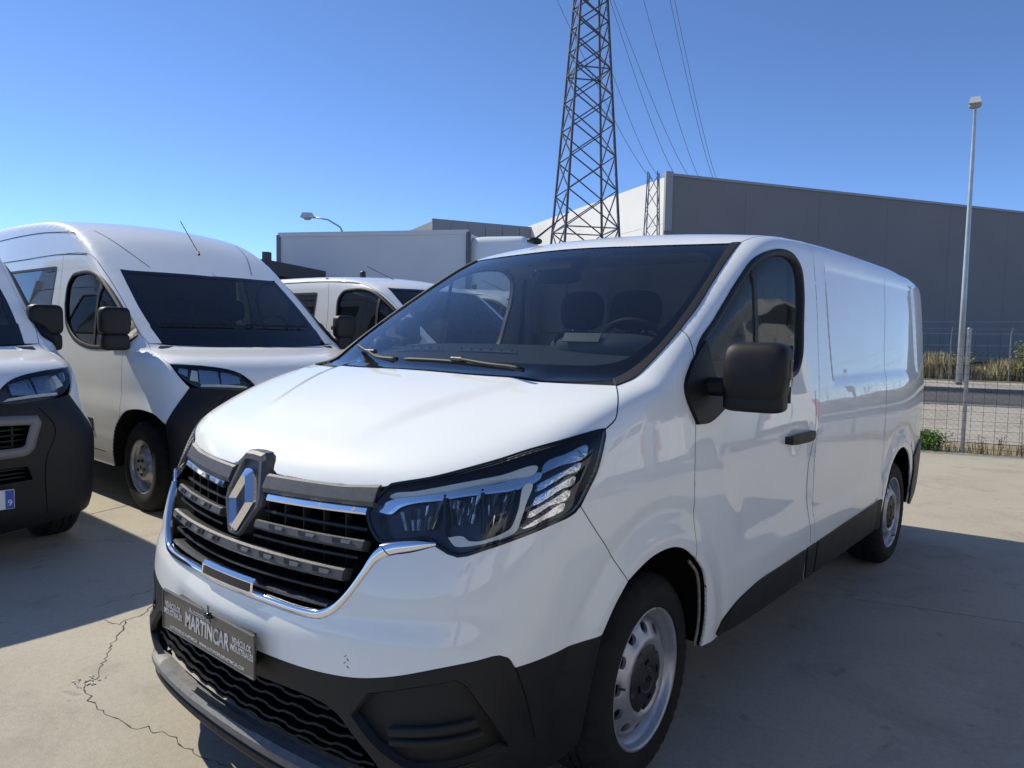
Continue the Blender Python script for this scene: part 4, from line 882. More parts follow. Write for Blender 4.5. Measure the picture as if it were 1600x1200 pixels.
# =====================================================================
# the vans of the row on the left (all nose towards +X)
# =====================================================================
D_rl = Spl([(1.3, 1.84), (1.6, 1.95), (1.9, 2.03), (2.3, 2.085), (3.0, 2.11), (4.2, 2.11), (6., 2.08)])
def f_med(p):
    u = np.sqrt(p[:, 0]**2 + 1e-6)/.94; y = p[:, 1]; z = p[:, 2]
    side = D_w(z) - D_t(y)*(.35 + .65*sstep(.7, 1.0, z)) - u
    front = (y - D_f(z) - .20*u*u)*.95; hood = (D_h(y - .12*u*u) - .015*u**4 - z)*.95; yw = y - .17*u*u
    ws = (1.35 + (yw - .80)*.76 - .03*(yw - .8)*(yw - .8) - z)*.82
    roof = (D_rl(y - .10*u*u) - .06*u*u - z)*.95; top = smin(roof, smax(hood, ws, .03), .05)
    b = smin(smin(front, top, .10), side, .14 + .22*(1 - sstep(.15, .8, y))*(.35 + .65*sstep(.7, 1.0, z)))
    return smin(b, 5.0 - y, .1)
def big_van(fn, label, loc, rz, high, win2, grid=False, front=True, ln=5.95, paintm=None, kx=1.0, group=None, name='tall_van'):
    t = thing(name, label, 'van', loc, rz, group); W = paintm or WHITE2
    S = lambda P: [(x*kx, y, z) for x, y, z in P]
    c_ = lambda P, **k: curve(fn, S(P), step=.035, **k); pa = lambda nm, L, m, **k: patch(nm, fn, L, m, k.pop('par', t), gap=k.pop('gap', .0025), **k)
    tip = (.898, .436, 1.172); hc = (.86, .86, 1.315); wb = (.765, .835, 1.315)
    hb = c_([(0, .70, 1.29), (.4, .725, 1.295), (.7, .80, 1.305), hc]); hs = c_([hc, (.90, .66, 1.25), (.905, .52, 1.20), tip]); ht = c_([tip, (.80, .345, 1.165), (.695, .284, 1.15), (.504, .185, 1.108), (.42, .12, 1.04), (.396, .095, 1.000)])
    hl = c_([(.396, .095, 1.000), (.466, .094, .979), (.62, .14, .985), (.777, .21, 1.004), (.857, .302, 1.063), tip])
    hf = c_([(.396, .095, 1.000), (.36, .07, .965), (0, .045, .962)])
    pa('hood', [join(hb, hs, ht, hf, c_([(0, .045, .962), (0, .2, 1.18), (0, .70, 1.29)]))], W, spacing=.05)
    # lamps
    HL = join(ht, hl); vh = (-.5, .85, -.1)
    hh = pa('headlight', [HL], LAMPH, spacing=.05, level=.05, skirt=-.048, mirror='copy', view=vh)
    sh = lambda k, cx, cy: onto(fn, np.array([np.array(HL[i])*k + np.array([cx, cy, 1.08])*(1 - k) for i in range(len(HL))]))
    for nm, P, m in (('reflector', [(.49, .15, 1.015), (.49, .16, 1.10), (.61, .21, 1.13), (.625, .17, 1.015)], REFL), ('reflector', [(.64, .17, 1.02), (.63, .22, 1.135), (.75, .28, 1.145), (.77, .22, 1.03)], REFL), ('trim_blade', [(.775, .24, 1.05), (.76, .28, 1.13), (.79, .31, 1.135), (.82, .28, 1.06)], DRL), ('indicator', [(.83, .30, 1.08), (.81, .33, 1.14), (.86, .38, 1.15), (.868, .36, 1.11)], REFL), ('light_guide', [(.45, .10, .998), (.47, .11, 1.010), (.76, .22, 1.022), (.77, .215, 1.010)], DRL)):
        a, b = pa(nm, [c_(P + [P[0]], straight=True)[:-1]], m, spacing=.03, level=.022, gap=0, skirt=.02, mirror='copy', view=vh, par=None); a.parent = hh[0]; b.parent = hh[1]
    for a in pa('lens', [HL], LENS, spacing=.05, level=.001, skirt=0, mirror='copy', view=vh, par=None): a.parent = hh[0] if a.data.vertices[0].co.x > 0 else hh[1]
    # bumper (black) with grille and lower intake
    BL = [(.838, .245, 1.0), (.92, .275, .87), (.985, .305, .73)]
    bt = join(c_([(0, .045, .962), (.36, .07, .965), (.396, .095, .985)]), c_([(.396, .095, .985), (.466, .094, .971), (.62, .14, .977), (.777, .205, .992), BL[0]]), c_(BL))
    ba = c_([BL[-1], (.985, .27, .5), (.965, .28, .28)]); bb = c_([(.965, .28, .28), (.85, .13, .21), (.6, .09, .20), (0, .06, .20)])
    G = [(0, .05, .905), (.40, .08, .902), (.60, .115, .892), (.622, .11, .85), (.575, .085, .70), (.545, .07, .672), (.40, .05, .660), (0, .02, .655)]
    g1 = c_(G[:3]); g2 = c_(G[2:4]); g3 = c_(G[3:5]); g4 = c_(G[4:]); GL = join(g1, g2, g3, g4)
    I = [(0, .0, .60), (.54, .06, .60), (.565, .07, .52), (0, .0, .51)]; ic = c_(I, straight=True)
    pa('bumper', [join(bt, ba, bb, c_([(0, .06, .20), (0, .0, .51)]), ic[::-1], c_([(0, .0, .60), (0, .02, .655)]), g4[::-1], g3[::-1], g2[::-1], g1[::-1], c_([(0, .05, .905), (0, .045, .962)]))], BLACKP, spacing=.05)
    GLc = np.array(join(g1, g2, g3, g4[:-1]))
    band('grille_frame', fn, GLc, -.055, .0, -.012, SILVERP, t, thick=.012, mirror='join')
    for r in range(7): mb = MB(); mb.tube([(x*kx, .060 + .2*x*x, .69 + r*.032) for x in np.linspace(-.57, .57, 9)], .006, 4); mb.build('grille_bar', BLACKP, t)
    for x in (-.48, -.32, -.16, 0, .16, .32, .48): mb = MB(); mb.box((x, .07 + .2*x*x, .78), (.012, .01, .24)); mb.build('grille_web', BLACKP, t)
    for z in (.535, .56, .585): mb = MB(); mb.tube([(x*kx, .05 + .2*x*x, z) for x in np.linspace(-.54, .54, 9)], .006, 4); mb.build('intake_bar', BLACKP, t)
    mk('front_cavity', [(x, .20 + .2*x*x, z) for x in np.linspace(-.7, .7, 9) for z in (.40, .98)], [(2*i, 2*i+1, 2*i+3, 2*i+2) for i in range(8)], DARK, t)
    for a in band('bumper_seam', fn, c_([(.62, .115, .94), (.70, .145, .80), (.64, .10, .62), (.64, .10, .30)]), -.003, .003, -.001, DARK, t): pass
    pa('fog_lamp_recess', [c_([(.70, .14, .66), (.86, .27, .74), (.90, .33, .60), (.80, .20, .52), (.70, .14, .66)], straight=True)[:-1]], BLACKP, spacing=.06, level=.012, gap=0, skirt=0, mirror='copy', view=vh)
    # wing, door, side
    D0 = (.885, .985, 1.41); zt = 2.09 if high else 2.00
    dg = c_([D0, (.935, 1.0, 1.30), (.985, 1.0, 1.12), (1.01, .99, .92), (1.03, 1.0, .74)])
    A1 = (1.03, 1.0, .722); AR = [(1.03, 1.0, .722), (1.03, .90, .779), (1.025, .79, .803), (1.02, .678, .811), (1.01, .55, .805), (1.002, .434, .785), BL[-1]]
    dg[-1] = c_([A1, AR[1]])[0]
    ar = c_(AR); pb = c_([hc, D0])
    pa('front_wing', [join(hs[::-1], pb, dg, ar, c_(BL[::-1]), c_([BL[0], (.862, .305, 1.05), tip]))], W, spacing=.05, mirror='copy', view=(-1, .25, 0))
    DT = [D0, (.872, 1.26, 1.655), (.872, 1.50, 1.84), (.878, 1.68, zt - .14), (.882, 1.88, zt - .05), (.884, 2.15, zt - .01), (.884, 2.55, zt)]
    dt = c_(DT); B0 = (.99, 2.55, .31); db = c_([DT[-1], (.94, 2.50, 1.65), (.99, 2.50, 1.25), (1.015, 2.52, .8), (1.0, 2.55, .5), B0])
    AB = (1.0, 1.19, .31); a2 = c_([A1, (1.03, 1.089, .641), (1.02, 1.155, .50), AB])
    WIN = [(.93, 2.34, 1.62), (.905, 2.34, 1.80), (.9, 2.26, 1.885), (.895, 2.10, 1.91), (.89, 1.87, 1.905), (.885, 1.71, 1.86), (.88, 1.50, 1.735), (.88, 1.26, 1.56), (.89, 1.07, 1.42), (.92, 1.02, 1.345), (.97, 1.15, 1.275), (.985, 1.5, 1.245), (.985, 1.80, 1.26), (.975, 2.08, 1.33), (.955, 2.26, 1.45)]
    wl = c_(WIN + [WIN[0]])[:-1]
    if not high: WIN = [(x, y, z - .0) for x, y, z in WIN]
    door = pa('front_door', [join(dt, db, c_([AB, B0])[::-1], a2[::-1], dg[::-1]), wl], W, spacing=.06, mirror='copy', view=(-1, 0, -.1))
    who = lambda a: door[0] if a.data.vertices[0].co.x > 0 else door[1]
    for a in pa('door_window', [wl], GLASSD, spacing=.1, level=.012, skirt=0, mirror='copy', par=None): a.parent = who(a)
    for a in band('window_seal', fn, wl, -.004, .032, -.004, RUBBER, None, closed=True, thick=.006): a.parent = who(a)
    for a in band('window_bar', fn, c_([(.885, 1.62, 1.83), (.91, 1.62, 1.6), (.97, 1.60, 1.27)]), -.018, .018, .004, RUBBER, None): a.parent = who(a)
    sr = c_([DT[-1], (.884, 3.5, zt), (.87, ln - .2, zt)]); rp = c_([(.87, ln - .2, zt), (.95, ln - .17, 1.3), (.96, ln - .2, .31)])
    ya = ln - 1.05; ra = c_([(.98, ya - .42, .31), (1.0, ya - .40, .52), (1.015, ya - .26, .72), (1.015, ya, .80), (1.015, ya + .26, .72), (1.0, ya + .40, .52), (.97, ya + .42, .31)])
    L = join(sr, rp, c_([(.96, ln - .2, .31), (.97, ya + .42, .31)], straight=True), ra[::-1], c_([(.98, ya - .42, .31), (1.0, 3.3, .31), B0]), db[::-1])
    y0, y1, z0, z1 = win2; w2 = c_([(.9, y0, z1), (.9, y1, z1), (.95, y1, z0), (.95, y0 + .02, z0), (.9, y0, z1)], straight=True)[:-1]
    sp = pa('side_panel', [L, w2], W, spacing=.09, mirror='copy', view=(-1, 0, -.1)); wh2 = lambda a: sp[0] if a.data.vertices[0].co.x > 0 else sp[1]
    for a in pa('side_window', [w2], GLASSD if grid else GLASSR, spacing=.12, level=.006, skirt=0, mirror='copy', par=None, view=(-1, 0, -.1)): a.parent = wh2(a)
    for a in band('window_seal', fn, w2, -.004, .02, -.002, RUBBER, None, closed=True): a.parent = wh2(a)
    if grid:
        for sg, pnl in ((1, sp[0]), (-1, sp[1])):
            mb = MB(); x = .86*kx*sg
            for y in np.arange(y0, y1, .052): mb.box((x, y, (z0+z1)/2), (.006, .018, z1 - z0))
            for z in np.arange(z0, z1, .052): mb.box((x, (y0+y1)/2, z), (.006, y1 - y0, .018))
            mb.build('window_grid', LIGHTP, pnl, kind='stuff')
    # roof with pillars
    ws = [wb, (.775, 1.21, 1.588), (.76, 1.45, 1.76), (.74, 1.68, 1.925)]
    wsd = c_(ws); wt = c_([(0, 1.565, 1.92), (.39, 1.60, 1.922), (.70, 1.66, 1.926), ws[-1]]); wbt = c_([(0, .72, 1.30), (.4, .745, 1.302), (.66, .80, 1.31), wb])
    rr = c_([(.87, ln - .2, zt), (.78, ln - .10, zt + (.12 if high else .03)), (.4, ln - .06, 2.35 if high else 2.06), (0, ln - .05, 2.40 if high else 2.07)])
    cl = c_([(0, 1.565, 1.92), (0, 2.2, 2.28 if high else 2.06), (0, 3.2, 2.45 if high else 2.1), (0, ln - .05, 2.40 if high else 2.07)])
    pa('roof', [join(wt, wsd[::-1], c_([wb, hc]), pb, dt, sr, rr, cl[::-1])], W, spacing=.07, view=(-.62, .25, -.74))
    wso = pa('windscreen', [join(wbt, wsd, wt[::-1], c_([(0, .72, 1.30), (0, 1.2, 1.66), (0, 1.565, 1.92)])[::-1])], glassW2, spacing=.08, level=.003, skirt=0, view=(0, .65, -.75))
    wc = join(wbt, wsd, wt[::-1]); band('windscreen_border', fn, wc, .0, .045, .0005, BLACKG, wso, mirror='join')
    pa('windscreen_foot', [join(wbt, c_([wb, (.783, 1.02, 1.452)]), c_([(0, .90, 1.43), (.4, .93, 1.432), (.68, .975, 1.438), (.783, 1.02, 1.452)])[::-1], c_([(0, .90, 1.43), (0, .72, 1.30)]))], BLACKG, spacing=.07, level=-.001, skirt=0, view=(0, .65, -.75), gap=0)
    for P in ([(0, .92), (.35, .93), (.66, .99)], [(-.70, 1.0), (-.35, .94), (-.10, .92)]):
        wp = onto(fn, cr([(x*kx, y + .03, 1.44) for x, y in P], .05), -.02); mb = MB(); mb.tube([tuple(p) for p in wp], .009, 5); mb.build('wiper', RUBBER, t)
    mk('cowl', [(x*kx, y, z) for x, y, z in ((-.84, .82, 1.23), (.84, .82, 1.23), (.5, .68, 1.22), (-.5, .68, 1.22), (-.80, .93, 1.31), (.80, .93, 1.31), (.5, .80, 1.28), (-.5, .80, 1.28))], [(0, 3, 7, 4), (3, 2, 6, 7), (2, 1, 5, 6)], DARK, t)
    for C in (dg, db, pb): band('door_seal', fn, C[2:], -.008, .008, .013, DARK, t)
    for C in (dg, db): band('shut_line', fn, C, -.004, .004, .0004, RUBBER, t)
    band('roof_seam', fn, c_([(.884, 2.0, zt - .03), (.884, 2.6, zt), (.884, 3.6, zt), (.87, ln - .25, zt)]), -.004, .004, -.002, DARK, t)
    if high:
        band('roof_gutter', fn, c_([(.86, 2.35, 2.28), (.85, 3.2, 2.33), (.84, ln - .3, 2.33)]), -.004, .004, -.002, DARK, t)
        band('roof_joint', fn, c_([(.50, 1.62, 2.04), (.62, 1.95, 2.20), (.70, 2.35, 2.33)]), -.003, .003, -.002, RUBBER, t)
    band('rocker_seam', fn, c_([(1.0, 1.30, .42), (1.0, 2.5, .42)]), -.003, .003, -.001, DARK, t)
    # rear closing panel, underside, wheel housings
    mb = MB(); mb.box((0, ln - .16, 1.27), (1.80*kx, .04, 1.60 + .3*high)); mb.build('rear_door', W, t)
    for s_ in (-1, 1): mb = MB(); mb.box((s_*.42*kx, ln - .135, 1.60), (.62*kx, .012, .48), bev=.004); mb.build('rear_window', BLACKG, t)
    mb = MB(); mb.box((0, ln - .12, .42), (1.86*kx, .12, .16), bev=.02); mb.build('rear_bumper', BLACKP, t)
    mb = MB(); mb.box((.3, ln - .13, .95), (.50, .012, .11)); mb.build('rear_plate', PLATEW, t)
    mb = MB(); mb.box((0, ln - .137, 1.2), (.012, .004, 1.7)); mb.build('door_split', RUBBER, t)
    for sg in (1, -1):
        mb = MB(); mb.box((.86*sg*kx, ln - .13, 1.0), (.09, .05, .45), bev=.01); mb.build('tail_lamp', REDL, t)
    mb = MB(); mb.box((0, 2.6, .36), (1.6*kx, 4.6, .12)); mb.box((0, .75, .75), (1.0*kx, .5, .8)); mb.build('underbody', UNDER, t)
    mb = MB(); mb.box((0, 2.65, 1.3), (1.72*kx, .03, 1.5)); mb.build('bulkhead', INTER, t)
    for sg in (1, -1):
        for C, yc in ((join(a2[::-1], ar, ba[::1]), .75), (ra, ya)):
            C = np.array(C); k = len(C); B = C*[sg, 1, 1]; B[:, 0] -= .006*sg; D = B.copy(); D[:, 1:] = [yc, .38] + (D[:, 1:] - [yc, .38])*1.06; D[:, 0] = .58*sg
            V = np.concatenate([B, D, [[.58*sg, yc, .38]]]); mk('wheel_housing', V, [(i, i + 1, k + i + 1, k + i) for i in range(k - 1)] + [(k + i, k + i + 1, 2*k) for i in range(k - 1)], UNDER, t)
        for y in (.765, ya): wheel(t, .965*kx, y, .355, sg, .355, .225, .205, 'dish', seed=y + sg)
        # twin-glass mirror on its arm
        d = door[0] if sg > 0 else door[1]
        V, Fc = sellip((1.075*sg*kx, .96, 1.475), (.22, .12, .22), 5, 24, 14); mk('mirror_shell', V, Fc, BLACKP, d)
        V, Fc = sellip((1.075*sg*kx, .955, 1.315), (.20, .11, .13), 5, 24, 12); mk('mirror_base', V, Fc, BLACKP, d)
        mb = MB(); mb.box((1.0*sg*kx, .98, 1.46), (.10, .05, .035)); mb.box((1.0*sg*kx, .98, 1.30), (.10, .06, .05)); mb.build('mirror_arm', BLACKP, d)
        a = pa('mirror_foot', [c_([(.89, 1.02, 1.44), (.885, 1.14, 1.52), (.93, 1.20, 1.35), (.97, 1.20, 1.26), (.94, .97, 1.27), (.90, .96, 1.36), (.89, 1.02, 1.44)], straight=True)[:-1]], BLACKP, spacing=.05, level=-.015, gap=0, skirt=.02, mirror='no', par=None, view=(-1, .1, 0))
        if sg < 0: a.data.transform(Matrix.Diagonal((-1, 1, 1, 1)))
        a.parent = d
        mb = MB(); mb.box((1.02*sg*kx, 2.30, 1.10), (.03, .20, .035), bev=.008); mb.build('door_handle', BLACKP, d)
        mb = MB(); mb.box((1.015*sg*kx, 3.4, .62), (.025, 1.5, .12), bev=.006); mb.box((1.022*sg*kx, 1.98, .62), (.025, .9, .12), bev=.006); mb.build('side_moulding', BLACKP, t, kind='stuff')
    # cab
    mb = MB(); mb.box((0, 1.02, 1.24), (1.66*kx, .50, .10), bev=.03); mb.box((0, 1.15, 1.0), (1.6*kx, .3, .4)); mb.build('dashboard', DASH, t)
    for x in (-.52, -.05, .50):
        s_ = bpy.data.objects.new('seat', None); link(s_, t); s_.location = (x*kx, 1.95, 0)
        V, Fc = sellip((0, .05, 1.15), (.44, .15, .66), 4, 16, 10, rot=Matrix.Rotation(-.16, 3, 'X')); mk('seat_back', V, Fc, SEAT, s_)
        V, Fc = sellip((0, .13, 1.62), (.28, .11, .22), 3, 16, 10); mk('headrest', V, Fc, SEAT, s_)
    V, Fc = [], []; rt = Matrix.Rotation(math.radians(-55), 3, 'X')
    for i in range(28):
        for j in range(6):
            r = .20 + .014*math.cos(j*PI/3); V.append(rt @ Vector((r*math.cos(2*PI*i/28), r*math.sin(2*PI*i/28), .014*math.sin(j*PI/3))) + Vector((.46*kx, 1.34, 1.40))); Fc.append((i*6 + j, i*6 + (j+1) % 6, ((i+1) % 28)*6 + (j+1) % 6, ((i+1) % 28)*6 + j))
    sw = mk('steering_wheel', V, Fc, BLACKP, t); V, Fc = sellip((.46*kx, 1.34, 1.40), (.36, .09, .05), 2.5, 16, 8, rot=rt); mk('spoke', V, Fc, BLACKP, sw)
    return t
GLASSR = glass('privacy_glass', (.10, .085, .08), .6, dust=.015)
glassW2 = glass('windscreen_tinted', (.80, .85, .86), .45, dust=.012)
def worldpt(t, p): return Matrix.Translation(t.location) @ t.rotation_euler.to_matrix().to_4x4() @ Vector(p)
duc = big_van(f_duc, 'white high-roof van with tinted side window and roof aerial, second from the left edge', (-3.0, 2.325, 0), PI/2, True, (2.68, 4.15, 1.50, 1.965))
mb = MB(); mb.bar((.02, 1.80, 2.13), (.03, 1.84, 2.16), .012, 6); mb.bar((.03, 1.84, 2.16), (-.02, 2.08, 2.46), .004, 5); mb.build('aerial', BLACKP, duc)
box = big_van(f_duc, 'white van cut by the left edge with a silver-framed grille and blue-ended number plate', (-2.85, -.19, 0), PI/2, True, (2.68, 4.15, 1.50, 1.965))
for o in bpy.data.objects:
    if o.name.split('.')[0] in ('mirror_shell', 'mirror_base', 'mirror_arm') and o.parent and o.parent.parent == box: o.location = (-.10, .16, .0)
for p_, cap in (('bumper', 0),): pass
mb = MB(); mb.box((.19, -.012, .435), (.52, .012, .112), bev=.003); pb_ = mb.build('number_plate', PLATEW, box)
mb = MB(); mb.box((.425, -.020, .435), (.042, .004, .105)); mb.build('plate_band', PLATEB, pb_)
text('lettering', '9', .05, PLATEW, pb_, Matrix.Translation((.425, -.0225, .415)) @ Matrix.Rotation(PI/2, 4, 'X'))
med = big_van(f_med, 'low white van with barred rear side window, third in the row behind the windscreen', (-2.62, 4.93, 0), PI/2, False, (2.76, 3.30, 1.50, 1.86), grid=True, ln=5.0, kx=.94, name='medium_van')
mb = MB(); mb.bar((-.25, 1.95, 2.0), (-.45, 2.35, 2.20), .004, 5); mb.build('aerial', BLACKP, med); mb = MB(); mb.box((-.2, 2.75, 2.13), (.06, .06, .10), bev=.01); mb.build('roof_bar_mount', BLACKP, med)
# =====================================================================
# yard, fence, road, buildings, pylon, lamps
# =====================================================================
def add_nodes(m):
    t = m.node_tree; return t, t.nodes['Principled BSDF'], t.nodes.new('ShaderNodeTexCoord')
def ground_mat(name, c0, c1, c2, sc=1.0, stain=.35, rough=.85, bump=.6):
    m = bpy.data.materials.new(name); m.use_nodes = True; t = m.node_tree; b = t.nodes['Principled BSDF']; ge = t.nodes.new('ShaderNodeNewGeometry')
    def noise(s, d=6, r=.6, dist=0):
        n = t.nodes.new('ShaderNodeTexNoise'); n.inputs['Scale'].default_value = s*sc; n.inputs['Detail'].default_value = d; n.inputs['Roughness'].default_value = r; n.inputs['Distortion'].default_value = dist
        t.links.new(ge.outputs['Position'], n.inputs['Vector']); return n.outputs[0]
    def ramp(fac, ps):
        r = t.nodes.new('ShaderNodeValToRGB'); e = r.color_ramp.elements
        e[0].position, e[0].color = ps[0][0], (*ps[0][1], 1); e[1].position, e[1].color = ps[-1][0], (*ps[-1][1], 1)
        for p, c in ps[1:-1]: x = e.new(p); x.color = (*c, 1)
        t.links.new(fac, r.inputs[0]); return r.outputs[0]
    def mul(a, b_, f=1.0):
        x = t.nodes.new('ShaderNodeMix'); x.data_type = 'RGBA'; x.blend_type = 'MULTIPLY'; x.inputs[0].default_value = f
        t.links.new(a, x.inputs[6]); t.links.new(b_, x.inputs[7]); return x.outputs[2]
    base = ramp(noise(.55, 7, .62, .4), [(.28, c1), (.5, c0), (.74, c2)])
    blot = ramp(noise(1.7, 5, .7, 1.2), [(.34, (1 - stain,)*3), (.47, (1, 1, 1)), (.8, (1.0, 1.0, 1.0))])
    fine = ramp(noise(190, 2, .7), [(.25, (.66,)*3), (.45, (1, 1, 1)), (.8, (1.15,)*3)])
    grit = ramp(noise(38, 4, .7), [(.3, (.90,)*3), (.6, (1.03,)*3)])
    spots = ramp(noise(7.5, 2, .5, .3), [(.28, (.80,)*3), (.335, (1, 1, 1)), (.9, (1, 1, 1))])
    col = mul(mul(mul(mul(base, blot), fine), grit), spots); t.links.new(col, b.inputs['Base Color']); b.inputs['Roughness'].default_value = rough; b.inputs['Specular IOR Level'].default_value = .3
    bp = t.nodes.new('ShaderNodeBump'); bp.inputs['Strength'].default_value = bump; bp.inputs['Distance'].default_value = .002
    t.links.new(noise(150, 3, .7), bp.inputs['Height']); t.links.new(bp.outputs[0], b.inputs['Normal']); return m
CONC = ground_mat('yard_concrete', (.41, .372, .305), (.345, .312, .255), (.455, .415, .34), stain=.14)
DIRT = ground_mat('dry_dirt', (.30, .25, .175), (.21, .175, .12), (.38, .32, .24), 1.5)
ASPH = ground_mat('road_asphalt', (.085, .085, .088), (.06, .06, .063), (.11, .108, .105), 1.0, .2)
PAVE = ground_mat('pavement_concrete', (.38, .35, .30), (.30, .27, .22), (.44, .41, .36), 1.3)
KERB = mat('kerb_stone', (.22, .21, .20), .8, noise=.3, nscale=3)
JOINT = mat('joint_dirt', (.055, .05, .042), .95, noise=.4, nscale=30)
RA = math.radians(17.3)          # yard and fence run at this angle to the vans
ex = Vector((math.cos(RA), math.sin(RA), 0)); ey = Vector((-math.sin(RA), math.cos(RA), 0))
J0 = Vector((.614, 3.128, 0))
def yd(a, b, z=0): p = J0 + ex*a + ey*b; return (p.x, p.y, z)
mk('terrain', [(-900, -900, -.16), (900, -900, -.16), (900, 900, -.16), (-900, 900, -.16)], [(0, 1, 2, 3)], DIRT, smooth=False, kind='structure')
yard = bpy.data.objects.new('yard', None); link(yard, kind='structure')
# concrete bays with open joints
av = [-31.5, -26.2, -20.9, -15.6, -10.3, -5.0, 7.2, 12.6, 18.0, 23.4]; bv = [-24, -17.4, -10.8, -5.4, 0, 6.62]
for i in range(len(av)-1):
    for j in range(len(bv)-1):
        g = .0065; a0, a1, b0, b1 = av[i]+g, av[i+1]-g, bv[j]+g, bv[j+1]-g; mb = MB()
        mb.add([yd(a0, b0, 0), yd(a1, b0, 0), yd(a1, b1, 0), yd(a0, b1, 0), yd(a0, b0, -.12), yd(a1, b0, -.12), yd(a1, b1, -.12), yd(a0, b1, -.12)], [(0, 1, 2, 3), (0, 4, 5, 1), (1, 5, 6, 2), (2, 6, 7, 3), (3, 7, 4, 0)]); mb.build('concrete_bay', CONC, yard)
mk('joint_filler', [yd(-31.5, -24, -.0035), yd(23.4, -24, -.0035), yd(23.4, 6.62, -.0035), yd(-31.5, 6.62, -.0035)], [(0, 1, 2, 3)], JOINT, yard, smooth=False)
# cracks: ragged dark ribbons let into the surface
def crack(P, w0, seed, nm='crack'):
    rnd = random.Random(seed); pts = []
    for (x0, y0), (x1, y1) in zip(P[:-1], P[1:]):
        L = math.hypot(x1-x0, y1-y0); n = max(2, int(L/.022))
        for k in range(n):
            t = k/n; pts.append((x0 + (x1-x0)*t + rnd.gauss(0, .0075), y0 + (y1-y0)*t + rnd.gauss(0, .0075)))
    pts.append(P[-1]); V = []; Fc = []
    for k, (x, y) in enumerate(pts):
        dx, dy = (pts[min(k+1, len(pts)-1)][0] - pts[max(k-1, 0)][0], pts[min(k+1, len(pts)-1)][1] - pts[max(k-1, 0)][1]); L = math.hypot(dx, dy) + 1e-9
        w_ = w0*(.35 + 1.2*rnd.random()**2); V += [(x - dy/L*w_, y + dx/L*w_, .0012), (x + dy/L*w_, y - dx/L*w_, .0012)]
        if k: Fc.append((2*k-2, 2*k-1, 2*k+1, 2*k))
    mk(nm, V, Fc, JOINT, yard, smooth=False)
CRK = CRACKPTS
crack(CRK[0], .0028, 1); crack(CRK[1], .0022, 2); crack(CRK[2], .0022, 3)
crack([(-1.75, 1.6), (-2.1, 1.2), (-2.0, .75), (-1.95, .35)], .0016, 5)
rnd = random.Random(8); mb = MB()
for k in range(26):
    x, y = CRK[1][0][0] + rnd.gauss(0, .03), CRK[1][0][1] + rnd.gauss(0, .03); s_ = rnd.uniform(.003, .010); mb.box((x, y, .003), (s_, s_*.8, .004), rnd.random()*3)
mb.build('crack_chip', mat('chips', (.62, .60, .56), .9), yard, kind='stuff')
# strip of weeds at the yard edge, pavement, road, kerbs
def strip(nm, b0, b1, z, m, a0=-120, a1=120, kind='structure', ang=None, parent=None):
    return mk(nm, [yd(a0, b0, z), yd(a1, b0, z), yd(a1, b1, z), yd(a0, b1, z)], [(0, 1, 2, 3)], m, parent, smooth=False, kind=kind)
strip('verge', 6.63, 8.0, -.03, DIRT); strip('pavement', 8.0, 15.2, -.02, PAVE); strip('road', 15.3, 22.6, -.14, ASPH); strip('far_pavement', 22.85, 27.2, -.0, PAVE); strip('waste_ground', 27.2, 37.5, .02, DIRT)
for b in (15.2, 22.62):
    for k in range(-26, 26): mb = MB(); mb.box(yd(k*1.0 + .5, b + .07, -.07), (.99, .16, .15), RA, .012); mb.build('kerb_stone', KERB, bpy.data.objects['pavement' if b < 20 else 'far_pavement'])
# ---- plants ----
def leaf_mat(nm, c): return mat(nm, c, .8, noise=.5, nscale=3, spec=.2)
STRAW = leaf_mat('dry_grass', (.38, .33, .19)); OLIVE = leaf_mat('olive_weed', (.13, .13, .05)); GREEN = leaf_mat('fresh_leaf', (.11, .22, .04)); BROWN = leaf_mat('dead_stalk', (.12, .085, .06))
def grass(nm, n, area, h, m, seed, kind='stuff', w_=.006, lean=.35, **kw):
    r = np.random.RandomState(seed); V = []; Fc = []
    for i in range(n):
        a, b = area(r); hh = h*(.30 + .70*r.rand())*(1.0 if h < .5 else (.55 + .45*math.sin(a*.9 + 1.3*math.sin(a*.37))**2 + .12*math.sin(a*3.1))); x, y, z = yd(a, b, -.03 if b < 8.05 else .02); an = r.rand()*6.283; l = hh*lean*r.rand(); c, s_ = math.cos(an), math.sin(an); ww = w_*(.6 + .8*r.rand()); q = len(V)
        V += [(x - s_*ww, y + c*ww, z), (x + s_*ww, y - c*ww, z), (x + c*l*.5 + s_*ww*.6, y + s_*l*.5 - c*ww*.6, z + hh*.6), (x + c*l*.5 - s_*ww*.6, y + s_*l*.5 + c*ww*.6, z + hh*.6), (x + c*l, y + s_*l, z + hh)]
        Fc += [(q, q+1, q+2, q+3), (q+3, q+2, q+4)]
    return mk(nm, V, Fc, m, smooth=False, kind=kind, **kw)
grass('dry_grass', 5200, lambda r: (r.uniform(-14, 10), 6.66 + abs(r.normal(0, .38))), .17, STRAW, 1, label='dry straw coloured grass along the foot of the wire fence', cat='grass')
def clump(r):
    a = r.uniform(-22, 26); return a, 27.9 + abs(r.normal(0, 2.0))
grass('dry_weeds', 52000, clump, 1.15, STRAW, 2, w_=.032, lean=.3, label='band of tall dry yellow weeds before the grey building', cat='weeds')
grass('dark_weeds', 9000, lambda r: ((lambda c: (c + r.normal(0, .8), 28.8 + r.rand()*4))(r.choice(np.arange(-30, 44, 2.3)))), 1.25, OLIVE, 3, w_=.03, lean=.3, label='olive green bushy weeds among the dry band across the road', cat='weeds')
